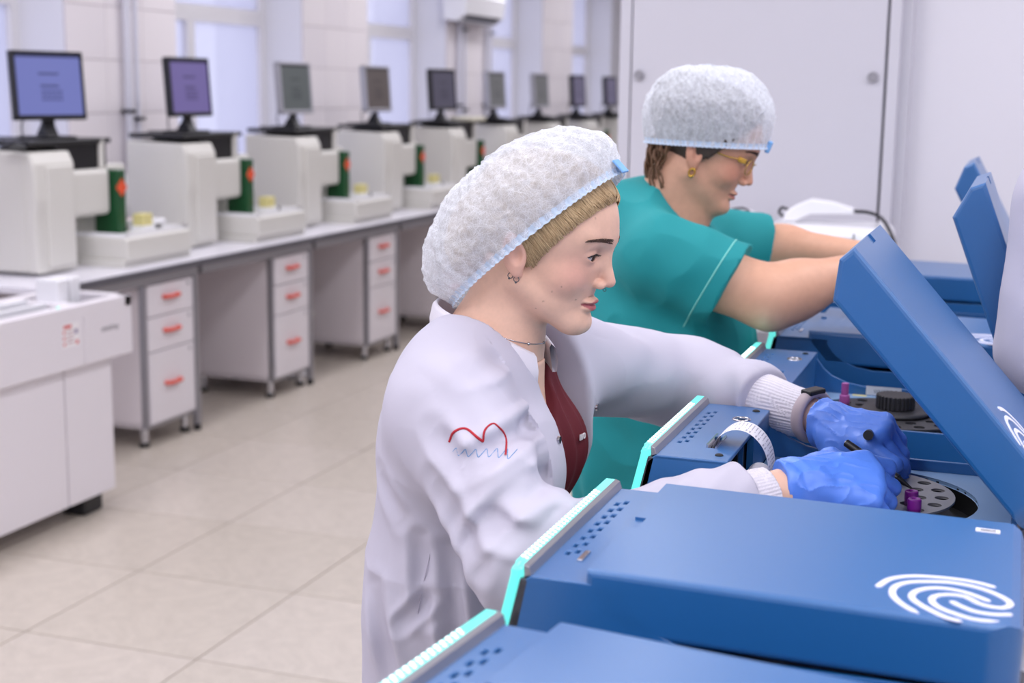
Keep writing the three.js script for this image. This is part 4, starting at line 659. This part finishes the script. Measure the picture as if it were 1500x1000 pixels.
  const onto = (p, dir, lift) => { let q = p.slice(); for (let i = 0; i < 80; i++) { const d = coatCut(...q); if (d < lift) break; q = add(q, dir, -Math.max(0.0004, (d - lift) * 0.7)); } return q; };
  // collar band
  {
    const pos = [], idx = [], n = 60, prof = [[0.0, 0.0], [0.003, 0.014], [0.001, 0.03], [-0.004, 0.0345], [-0.007, 0.03], [-0.006, 0.0]];
    for (let i = 0; i <= n; i++) { const a = Math.PI + (i / n - 0.5) * 2 * 2.62, ca = Math.cos(a), sa = Math.sin(a), r = 0.079, fr = sstep(0, 1, ca); const cx = -0.648 + ca * (r + 0.016 * (ca > 0 ? ca : 0)), cz = zc + sa * r * 1.02, yb = 1.338 - 0.02 * (ca + 1) - 0.03 * Math.max(0, ca) ** 2; for (const [o, h] of prof) pos.push(cx + ca * (o - h * 0.12), yb + h * 1.1, cz + sa * (o - h * 0.12)); }
    const m = prof.length; for (let i = 0; i < n; i++) for (let j = 0; j < m; j++) { const a = i * m + j, b = i * m + (j + 1) % m; idx.push(a, b, a + m, b, b + m, a + m); }
    const q = new THREE.BufferGeometry(); q.setAttribute('position', new THREE.Float32BufferAttribute(pos, 3)); q.setIndex(idx); q.computeVertexNormals(); part(coat, 'collar', q, M.rib, 'ribbed band collar');
  }
  // sleeve emblem: red heart arcs and a blue pulse line, stitched on the upper arm
  const nrm = unit([0.25, 0.12, 0.95]), C0 = [-0.557, 1.252, -1.46], ax = unit([0.94, -0.3, -0.21]), ay = unit(cross(nrm, ax));
  const at2 = (u, v, l) => onto([0, 1, 2].map(i => C0[i] + ax[i] * u + ay[i] * v + nrm[i] * 0.03), nrm, l);
  const st = (pts, r, l, n = 30) => tube(new THREE.CatmullRomCurve3(pts.map(p => V(p[0], p[1], 0))).getSpacedPoints(n).map(p => at2(p.x, p.y, l)), r, n * 3, 6);
  part(coat, 'heart_emblem', [st([[-0.034, -0.012], [-0.032, 0.002], [-0.022, 0.01], [-0.008, 0.008], [0.004, 0.004]], 0.0017, 0.0001), st([[0.004, 0.004], [0.002, 0.018], [0.008, 0.026], [0.018, 0.022], [0.028, 0.01], [0.034, -0.002]], 0.0013, 0.0001)], std('#b3202f', 0.8), 'red stitched heart arcs');
  const pulse = []; for (let i = 0; i < 26; i++) pulse.push([-0.026 + i * 0.0028, -0.02 + i * 0.0009 + (i % 4 === 1 ? 0.005 : i % 4 === 3 ? -0.004 : 0)]);
  part(coat, 'pulse_line', [st(pulse, 0.0005, 0.0001, 110)], std('#5b8fc4', 0.8), 'thin blue stitched pulse line');
  for (const y of [1.21, 1.06]) for (const s of [1, -1]) { const q = onto([-0.45, y, zc - 0.046 + s * 0.102], [1, 0, 0], 0.0006); part(coat, 'snap_button', cyl(0.0055, 0.005, 0.003, 0, 0, 0, 16).rotateZ(-Math.PI / 2).translate(...q), M.chrome); }
  // seams: armhole, side seam, pocket edge
  const seamLine = (pts, dir, r = 0.0009) => tube(pts.map(p => onto(p, dir, 0.0)), r, 60, 5);
  part(coat, 'side_seam', [seamLine([[-0.66, 1.08, -1.4], [-0.675, 1.0, -1.4], [-0.68, 0.9, -1.4], [-0.685, 0.7, -1.4]], [0, 0, 1], 0.0006)], M.seam);
  // knitted cuffs
  for (const [E, Wp, a, b, r0, r1] of [[EL, WL, 0.6, 1.0, 0.044, 0.034], [ER, WR, 0.72, 0.86, 0.038, 0.033]]) {
    const A = add(E, sub(Wp, E), a), B = add(E, sub(Wp, E), b), f = capsule(A, B, r0, r1), ax2 = unit(sub(Wp, E)), sx = unit(cross(ax2, [0, 1, 0])), sy = cross(sx, ax2);
    part(g, 'knit_cuff', meshField((x, y, z) => { const p = [x, y, z], q = sub(p, A), an = Math.atan2(dot(q, sx), dot(q, sy)); return Math.max(f(x, y, z) - 0.0005 * Math.sin(an * 48) + 0.002 * noise(x * 25, y * 25, z * 25), dot(sub(p, B), ax2) - 0.004); }, [0, 1, 2].map(i => Math.min(A[i], B[i]) - 0.055), [0, 1, 2].map(i => Math.max(A[i], B[i]) + 0.055), 0.0026), M.rib, 'ribbed white knit cuff');
  }
  gloveMesh(g, hr, 0.034, 0.032); gloveMesh(g, hl, 0.012, 0.033);
  // bare wrist shows between cuff and glove as part of the body; wrist band on the left
  { const ax2 = unit(sub(WL, EL)), q = new THREE.Quaternion().setFromUnitVectors(V(0, 0, 1), V(...ax2)), c = add(WL, ax2, 0.004);
    const t = new THREE.TorusGeometry(0.0335, 0.0065, 12, 48).scale(1, 1, 1.5).applyQuaternion(q).translate(...c); const wb = part(g, 'watch', t, M.band, 'greyish pink watch strap');
    const up = unit(add([0.1, 1, 0.1], ax2, -dot([0.1, 1, 0.1], ax2))), mface = new THREE.Matrix4().makeBasis(V(...cross(up, ax2)), V(...up), V(...ax2)); const fc = rbox(-0.017, 0.017, -0.004, 0.004, -0.01, 0.01, 0.003).applyMatrix4(mface).translate(...add(c, up, 0.036)); part(wb, 'display', fc, M.black); }
  // jewellery
  const ring = (y, r, m, x0) => { const pts = []; for (let i = 0; i <= 40; i++) { const a = i / 40 * Math.PI * 2, ca = Math.cos(a), sa = Math.sin(a); let R0 = 0.1; for (let k = 0; k < 60; k++) { const d = headW(x0 + ca * R0, y - 0.25 * ca * R0 * (ca > 0 ? 1.5 : 0.6), zc + sa * R0); if (d < 0.001) break; R0 -= d * 0.6; } pts.push([x0 + ca * R0, y - 0.25 * ca * R0 * (ca > 0 ? 1.5 : 0.6), zc + sa * R0]); } return pts; };
  const nkl = ring(1.345, 0, 0, -0.63); const beads = nkl.filter((_, i) => i % 4 === 0).map(p => new THREE.SphereGeometry(0.0021, 10, 8).translate(...p));
  part(g, 'necklace', [tube(nkl, 0.0007, 80, 5), ...beads], M.chrome, 'fine silver beaded necklace');
  const E = (x, y, z) => H.world(x, y, z);
  const er = new THREE.TorusGeometry(0.0038, 0.0006, 8, 24).translate(0.002, -0.0315, 0.0725), er2 = new THREE.TorusGeometry(0.0036, 0.0006, 8, 24).translate(-0.007, -0.0285, 0.0735), eb = new THREE.SphereGeometry(0.0016, 10, 8).translate(0.002, -0.0358, 0.0725), eb2 = new THREE.SphereGeometry(0.0016, 10, 8).translate(-0.008, -0.0325, 0.0735);
  const jw = part(g, 'earrings', [er, er2, eb, eb2], M.darkMetal, 'small dark hoop earrings'); H.place(jw);
  const nr = part(g, 'nose_ring', new THREE.TorusGeometry(0.0021, 0.00045, 6, 18).translate(0.1065, -0.0285, 0.0025), M.darkMetal); H.place(nr);
  legs(g, [-0.685, 0.85, zc], 0.085, M.trousers); shoes(g, -0.66, zc, 0.085, 1);
  // marker held by the right hand, its cap by the left
  const mk = thing('marker_pen', 'black marker pen held in the right glove', 'pen', [-0.104, 1.155, -1.83]);
  part(mk, 'barrel', rod([-0.089, 0.041, -0.052], [-0.018, 0.01, -0.012], 0.0052, 0.0055), M.black); part(mk, 'nib', rod([-0.018, 0.01, -0.012], [0.0, 0.002, -0.002], 0.005, 0.0012), M.black); part(mk, 'end_ring', new THREE.TorusGeometry(0.003, 0.0011, 8, 20).applyQuaternion(new THREE.Quaternion().setFromUnitVectors(V(0, 0, 1), V(0.83, -0.36, 0.47).normalize())).translate(-0.0892, 0.0411, -0.0521), M.chrome);
  const mc = thing('pen_cap', 'black marker cap gripped between the fingers of the left glove', 'pen cap', [-0.169, 1.2, -1.92]);
  part(mc, 'shell', [rod([0, 0, 0], [-0.002, -0.008, -0.05], 0.0068, 0.0064)], M.black);
}
// tubes in the carousel and on the tray
bloodTube('purple capped tube in the pale disc, beside the pen nib', -0.103, 1.141, -1.826, 'capped tubes at the marker pen');
bloodTube('purple capped tube in the pale disc, outer of the two at the fist', -0.097, 1.141, -1.79, 'capped tubes at the marker pen');
bloodTube('purple capped tube by the paper strip, further from the glove', -0.24, 1.137, -1.913, 'capped tubes by the paper strip');
bloodTube('purple capped tube by the paper strip, nearer the paper roll', -0.257, 1.137, -1.884, 'capped tubes by the paper strip');
{ const t = bloodTube('pale purple tall tube standing in the dark carousel behind the watch', -0.253, 1.139, -2.4, undefined, true); part(t, 'upper', cyl(0.006, 0.006, 0.024, 0, 0.01, 0, 20), M.purpleLight); }
// ---------------- woman in green scrubs
{
  const g = thing('person', 'woman in teal scrubs, glasses and bouffant cap reaching over the blue analysers', 'person', [0, 0, 0]);
  const O = [-0.58, 1.533, -2.72], H = headFrame(O, 0.95, 0.14, 0.36, 0);
  const zc = -2.72, SR = [-0.612, 1.35, -2.545], ER = [-0.41, 1.285, -2.565], WR = [-0.265, 1.335, -2.66], SL = [-0.6, 1.34, -2.9], EL = [-0.45, 1.33, -2.96], WL = [-0.27, 1.33, -2.9];
  const hr = handField(WR, [0.8, -0.5, -0.3], [0.3, 0.85, 0.2], true, [[0.4, 0.5, 0.3], [0.5, 0.5, 0.3], [0.6, 0.5, 0.3], [0.6, 0.5, 0.3]], [[0.75, 0.55, -0.4], [0.9, 0.1, -0.45], [0.95, -0.1, -0.3]]);
  const hl = handField(WL, [0.8, -0.55, 0.2], [0.3, 0.85, 0.2], false, [[0.4, 0.5, 0.3], [0.5, 0.5, 0.3], [0.6, 0.5, 0.3], [0.6, 0.5, 0.3]], [[0.75, 0.55, -0.4], [0.9, 0.1, -0.45], [0.95, -0.1, -0.3]]);
  const neck = [capsule(H.world(-0.02, -0.035, 0), [-0.665, 1.385, zc], 0.056, 0.066), capsule(H.world(0.035, -0.075, 0), [-0.62, 1.37, zc], 0.034, 0.05), capsule([-0.665, 1.385, zc], [-0.67, 1.28, zc], 0.072, 0.09)];
  const arms = [capsule(SR, ER, 0.062, 0.055), capsule(ER, add(ER, sub(WR, ER), 0.3), 0.052, 0.049), capsule(add(ER, sub(WR, ER), 0.3), WR, 0.049, 0.03), capsule(SL, EL, 0.056, 0.047), capsule(EL, WL, 0.047, 0.029)];
  const nk = blend(neck, 0.035), core = blend([...neck, ...arms, capsule([-0.67, 1.28, zc], [-0.66, 0.95, zc], 0.1, 0.11)], 0.03);
  const headW = (x, y, z) => smin(headField(...H.local(x, y, z)) * H.s, nk(x, y, z), 0.02);
  const skin = skinColour(H, '#d3a186', '#ad6660', '#c9806b');
  const cut = 1.395;
  part(g, 'body', mergeIndexed([
    meshField((x, y, z) => Math.max(headW(x, y, z), cut - y), [-0.76, cut - 0.006, zc - 0.12], [-0.42, 1.7, zc + 0.12], 0.0024, skin),
    meshField((x, y, z) => Math.max(smin(smin(core(x, y, z), hr.field(x, y, z), 0.012), hl.field(x, y, z), 0.012), y - cut), [-0.86, 0.85, -3.06], [-0.12, cut + 0.006, -2.45], 0.0065, skin),
  ]), M.skin);
  faceParts(g, H, M.brow, M.iris);
  hairMesh(g, H, 'hair', '#3a2d27', '#4d3b31', a => a > 0.02 ? 1.5 * (a - 0.02) - 0.002 : mix(-0.1, 0.0, sstep(-0.03, 0.02, a)), 0.011, [-0.8, 1.36, zc - 0.11], [-0.42, 1.74, zc + 0.11], (d, x, y, z) => { const b = ellipsoid(H.world(-0.075, 0.075, 0), [0.055, 0.062, 0.066])(x, y, z) + 0.004 * noise(x * 50, y * 50, z * 90); return smin(d, b, 0.02); });
  // loose waves at the nape
  const wv = []; for (let k = 0; k < 64; k++) { const s = rnd() * 2 - 1, z0 = 0.066 * s, x0 = -0.094 + 0.035 * s * s, l = 0.5 + 0.8 * rnd(), c = rnd() * 6.28; wv.push(tube([0, 1, 2, 3, 4, 5].map(i => [x0 + 0.004 * i * l - 0.012 * Math.sin(i * 0.6) + 0.006 * Math.sin(i * 1.7 + c), 0.004 - 0.019 * i * l, z0 * (1 - 0.03 * i) + 0.006 * Math.cos(i * 1.7 + c)]), 0.0014 + 0.0012 * rnd(), 18, 5)); }
  const nw = part(g, 'nape_hair', wv, std('#6b4c34', 0.55), 'loose brown waves at the nape'); H.place(nw);
  const cap = capMesh(g, H, [0.118, 0.062], [-0.114, -0.016], 0.087, 0.15, { bulge: 0.1, power: 0.66, hp: 0.85, seed: 21 });
  part(cap, 'cap_tie', rbox(-0.005, 0.005, -0.012, 0.012, -0.014, 0.014, 0.003).translate(0.12, 0.062, 0.004), std('#7fb4ea', 0.8));
  // glasses
  const gl = part(g, 'glasses', [tube([[0.082, 0.022, 0.058], [0.05, 0.018, 0.0685], [0.0, 0.02, 0.074]], 0.0012, 20, 6), tube([[0.082, 0.022, -0.058], [0.05, 0.018, -0.0685], [0.0, 0.02, -0.074]], 0.0012, 20, 6), ...[1, -1].map(s => new THREE.TorusGeometry(0.019, 0.0011, 8, 32).scale(1.15, 0.85, 1).rotateY(Math.PI / 2 - 0.25 * s).translate(0.101, 0.012, 0.034 * s)), tube([[0.107, 0.018, 0.014], [0.111, 0.02, 0], [0.107, 0.018, -0.014]], 0.001, 12, 6), rbox(0.075, 0.092, 0.016, 0.026, 0.055, 0.0575, 0.001, 1)], M.gold, 'gold rimmed glasses'); H.place(gl);
  const ear = part(g, 'earring', new THREE.TorusGeometry(0.008, 0.0028, 10, 24).scale(0.7, 1, 1).translate(0.002, -0.036, 0.074), M.gold, 'gold hoop earring'); H.place(ear);
  // scrubs
  const tor = blend([ellipsoid([-0.635, 1.2, zc], [0.165, 0.2, 0.2]), ellipsoid([-0.63, 1.0, zc], [0.175, 0.25, 0.205]), capsule([-0.655, 1.372, zc + 0.12], [-0.655, 1.372, zc - 0.13], 0.062), capsule([-0.7, 1.415, zc - 0.055], [-0.7, 1.415, zc + 0.055], 0.066)], 0.07);
  const hemR = add(SR, sub(ER, SR), 0.62), hemL = add(SL, sub(EL, SL), 0.75), dR = unit(sub(ER, SR)), dL = unit(sub(EL, SL));
  const slR = capsule(add(SR, [0, 0, 0]), add(hemR, dR, 0.03), 0.078, 0.08), slL = capsule(SL, add(hemL, dL, 0.03), 0.072, 0.066);
  const neckHole = capsule(H.world(0.0, -0.02, 0), [-0.622, 1.395, zc], 0.07, 0.072);
  const sc = (x, y, z) => {
    const p = [x, y, z], a = Math.max(slR(x, y, z), dot(sub(p, hemR), unit(add(dR, [0.12, -0.28, 0]))) - 0.0), b = Math.max(slL(x, y, z), dot(sub(p, hemL), dL));
    let d = smin(tor(x, y, z), Math.max(Math.hypot(x + 0.63, (z - zc) / 1.18) - 0.17, y - 1.1, 0.72 - y) * 0.85, 0.06); d = smin(d, a, 0.035); d = smin(d, b, 0.03);
    if (Math.abs(d) < 0.05) d -= 0.007 * noise(x * 9, y * 5, z * 9) + 0.005 * (1 - 2 * Math.abs(noise(x * 10 - y * 6, y * 9 + x * 6, z * 10))) + 0.004 * Math.sin((x * 0.5 + z) * 60 + 3 * noise(x * 5, y * 4, z * 5)) * sstep(1.25, 1.0, y);
    const v = neckHole(x, y, z); return Math.max(smax(d, -v, 0.006), 0.72 - y);
  };
  const top = part(g, 'scrub_top', meshField(sc, [-0.88, 0.71, -3.08], [-0.38, 1.52, -2.42], 0.0058), M.scrubs, 'teal short-sleeved scrub top');
  const rim = (c, dir, f) => { const sx = unit(cross(dir, [0, 1, 0])), sy = cross(sx, dir), pts = []; for (let i = 0; i <= 48; i++) { const a = i / 48 * 6.2832, o = add(sx.map(v => v * Math.cos(a)), sy.map(v => v * Math.sin(a))); let R0 = 0.13; for (let k = 0; k < 60; k++) { const d = f(...add(c, o, R0)); if (d < 0.0003) break; R0 -= Math.max(0.0005, d * 0.6); } pts.push(add(c, o, R0)); } return pts; };
  part(top, 'sleeve_piping', [tube(rim(add(hemR, dR, -0.028), unit(add(dR, [0.12, -0.28, 0])), sc), 0.0014, 90, 5)], std('#7fd0c6', 0.7), 'pale stitched line round the sleeve');
  legs(g, [-0.64, 0.82, zc], 0.1, M.scrubs); shoes(g, -0.62, zc, 0.1, 1);
}
// ---------------- person behind the analysers, only an arm in view
{
  const g = thing('person', 'person in a white coat standing behind the raised lids, mostly out of view', 'person', [0, 0, 0]);
  const zc = -2.36, x0 = 0.27, H = headFrame([0.23, 1.68, zc], 1.0, Math.PI, 0.15, 0);
  const SA = [0.075, 1.5, zc + 0.21], EA = [0.06, 1.3, zc + 0.23], WA = [0.22, 1.2, zc + 0.24], SB = [0.34, 1.46, zc - 0.19], EB = [0.4, 1.16, zc - 0.24], WB = [0.3, 0.96, zc - 0.2];
  const nk = capsule(H.world(-0.01, -0.04, 0), [x0, 1.5, zc], 0.055, 0.065);
  const ha = handField(WA, [0.6, -0.6, -0.2], [-0.3, -0.7, 0.6], true, [[0.3, 0.4, 0.3], [0.3, 0.4, 0.3], [0.35, 0.4, 0.3], [0.35, 0.4, 0.3]], [[0.75, 0.55, -0.4], [0.9, 0.1, -0.3], [0.95, -0.1, -0.2]]), hb = handField(WB, [-0.1, -1, 0.1], [0.2, 0, -1], false, [[0.3, 0.4, 0.3], [0.3, 0.4, 0.3], [0.35, 0.4, 0.3], [0.35, 0.4, 0.3]], [[0.75, 0.55, -0.4], [0.9, 0.1, -0.3], [0.95, -0.1, -0.2]]);
  const core = blend([nk, capsule([x0, 1.45, zc], [x0, 1.0, zc], 0.1, 0.1), capsule(SA, EA, 0.045, 0.04), capsule(EA, WA, 0.04, 0.028), capsule(SB, EB, 0.045, 0.04), capsule(EB, WB, 0.04, 0.028)], 0.03);
  const f = (x, y, z) => smin(smin(core(x, y, z), headField(...H.local(x, y, z)), 0.02), Math.min(ha.field(x, y, z), hb.field(x, y, z)), 0.012);
  part(g, 'body', meshField(f, [-0.06, 0.72, zc - 0.33], [0.56, 1.86, zc + 0.33], 0.006, skinColour(H, '#dcb19b', '#ad6660', '#cf917f')), M.skin);
  faceParts(g, H, M.brow, M.iris);
  hairMesh(g, H, 'hair', '#33271f', '#5a4536', a => a > 0.02 ? 1.2 * (a - 0.02) : mix(-0.06, 0.0, sstep(-0.03, 0.02, a)), 0.008, [0.08, 1.55, zc - 0.12], [0.39, 1.86, zc + 0.12]);
  const tor = blend([ellipsoid([x0, 1.32, zc], [0.13, 0.22, 0.2]), ellipsoid([x0, 1.05, zc], [0.14, 0.26, 0.19]), capsule([x0 - 0.1, 1.49, zc + 0.15], [x0 + 0.05, 1.47, zc - 0.14], 0.065)], 0.06);
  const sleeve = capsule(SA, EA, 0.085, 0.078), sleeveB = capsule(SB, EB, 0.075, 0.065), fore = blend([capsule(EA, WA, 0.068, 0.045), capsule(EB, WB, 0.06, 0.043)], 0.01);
  const coat = (x, y, z) => { let d = smin(tor(x, y, z), Math.max(Math.hypot(x - x0, (z - zc) / 1.2) - (0.14 + 0.06 * clamp((1.1 - y) * 2, 0, 1)), y - 1.1, 0.55 - y) * 0.85, 0.06); d = smin(d, smin(sleeve(x, y, z), sleeveB(x, y, z), 0.01), 0.04); if (Math.abs(d) < 0.05) d -= 0.006 * noise(x * 9, y * 6, z * 9) + 0.004 * noise(x * 20, y * 14, z * 20); return smax(d, -Math.max(Math.hypot(x - x0 + 0.02, z - zc) - 0.075, 1.4 - y), 0.006); };
  part(g, 'lab_coat', meshField(coat, [-0.06, 0.54, zc - 0.36], [0.58, 1.6, zc + 0.36], 0.008), M.coat, 'white lab coat');
  part(g, 'shaded_forearm', meshField((x, y, z) => fore(x, y, z) - 0.003 * noise(x * 15, y * 15, z * 15), [-0.06, 0.88, zc - 0.34], [0.56, 1.36, zc + 0.33], 0.007), M.shadeLilac, 'coat forearms with shade painted in lavender');  // shaded underside of the white coat, painted as a lavender forearm colour
  legs(g, [x0, 0.85, zc], 0.09, M.trousers); shoes(g, x0, zc, 0.09, -1);
}
// ---------------- white portable devices on a trolley near the cabinet
{
  const t = thing('device_trolley', 'white steel trolley carrying portable devices beside the tall cabinet', 'trolley', [-0.62, 0, -4.155]);
  part(t, 'shelf', [rbox(-0.3, 0.3, 0.98, 1.0, -0.14, 0.14, 0.005), rbox(-0.3, 0.3, 0.3, 0.32, -0.14, 0.14, 0.005)], M.gloss);
  for (const x of [-0.28, 0.28]) for (const z of [-0.12, 0.12]) { const l = part(t, 'post', cyl(0.016, 0.016, 0.92, x, 0.06, z, 16), M.alu); part(l, 'caster', cyl(0.03, 0.03, 0.02, 0, -0.01, 0, 20).rotateX(Math.PI / 2).translate(x, 0.03, z), M.rubber); }
  const d = thing('portable_device', 'white portable device with a red dot and a handset lying on top', 'device', [-0.5, 1.0, -4.16]);
  part(d, 'case', rbox(-0.18, 0.17, 0, 0.285, -0.13, 0.14, 0.035, 5), M.gloss);
  part(d, 'front_panel', rbox(-0.075, 0.075, 0.05, 0.265, 0.135, 0.148, 0.006), M.gloss); part(d, 'panel_gap', [box(-0.079, -0.076, 0.04, 0.27, 0.139, 0.1415), box(0.076, 0.079, 0.04, 0.27, 0.139, 0.1415)], M.groove);
  part(d, 'red_dot', cyl(0.012, 0.012, 0.003, 0, 0, 0, 20).rotateX(Math.PI / 2).translate(0.0, 0.205, 0.149), M.red); part(d, 'blue_mark', box(-0.04, -0.022, 0.197, 0.213, 0.148, 0.1495), std('#b9cdec', 0.5)); part(d, 'port', box(0.098, 0.103, 0.14, 0.17, 0.139, 0.1415), M.black);
  const h = thing('handset', 'white handset with a black cord lying on the portable device', 'handset', [-0.5, 1.285, -4.16]);
  part(h, 'grip', sweep([[-0.14, 0.0], [-0.13, 0.03], [-0.1, 0.05], [-0.06, 0.068], [0.0, 0.062], [0.06, 0.045], [0.062, 0.028], [0.0, 0.025], [-0.06, 0.022], [-0.1, 0.0]], -0.03, 0.03, 0.008), M.gloss);
  part(h, 'cord', [tube([[0.058, 0.035, 0], [0.1, 0.034, 0.005], [0.14, 0.02, 0.03], [0.175, -0.03, 0.06], [0.19, -0.1, 0.05], [0.19, -0.2, 0.03]], 0.005, 40), tube([[-0.135, 0.01, 0], [-0.15, 0.025, 0.01], [-0.14, 0.04, 0.02], [-0.115, 0.03, 0.02]], 0.004, 20)], M.black);
  const e = thing('portable_device', 'smaller white rounded device behind the chin of the woman in green', 'device', [-0.8, 1.0, -4.16]);
  part(e, 'case', rbox(-0.09, 0.09, 0, 0.31, -0.1, 0.1, 0.045, 5), M.gloss); part(e, 'cable', tube([[0.0, 0.31, 0.03], [0.06, 0.32, 0.06], [0.1, 0.28, 0.1], [0.11, 0.2, 0.11], [0.1, 0.06, 0.12], [0.11, 0.01, 0.1]], 0.004, 30), M.darkMetal);
}
// cables and a hose behind the analysers
for (let k = 0; k < 3; k++) { const z = -1.5 - k * 0.49, c = thing('power_cable', ['black', 'grey', 'black'][k] + ' power cable behind the analyser ' + ['with the white swirl emblem', 'with the paper strip', 'with the ribbed knob'][k], 'cable', [0.06, TY, z]); part(c, 'lead', tube([[-0.024, 0.2, 0.02], [0.02, 0.19, 0.02], [0.05, 0.08, 0.04], [0.04, 0.008, 0.0], [0.02, 0.006, -0.08], [0.05, 0.006, -0.14]], 0.005, 40), k === 1 ? M.darkMetal : M.rubber); }
scene.traverse(o => { if (o.isMesh) { o.castShadow = true; o.receiveShadow = true; } });
renderer.render(scene, camera);
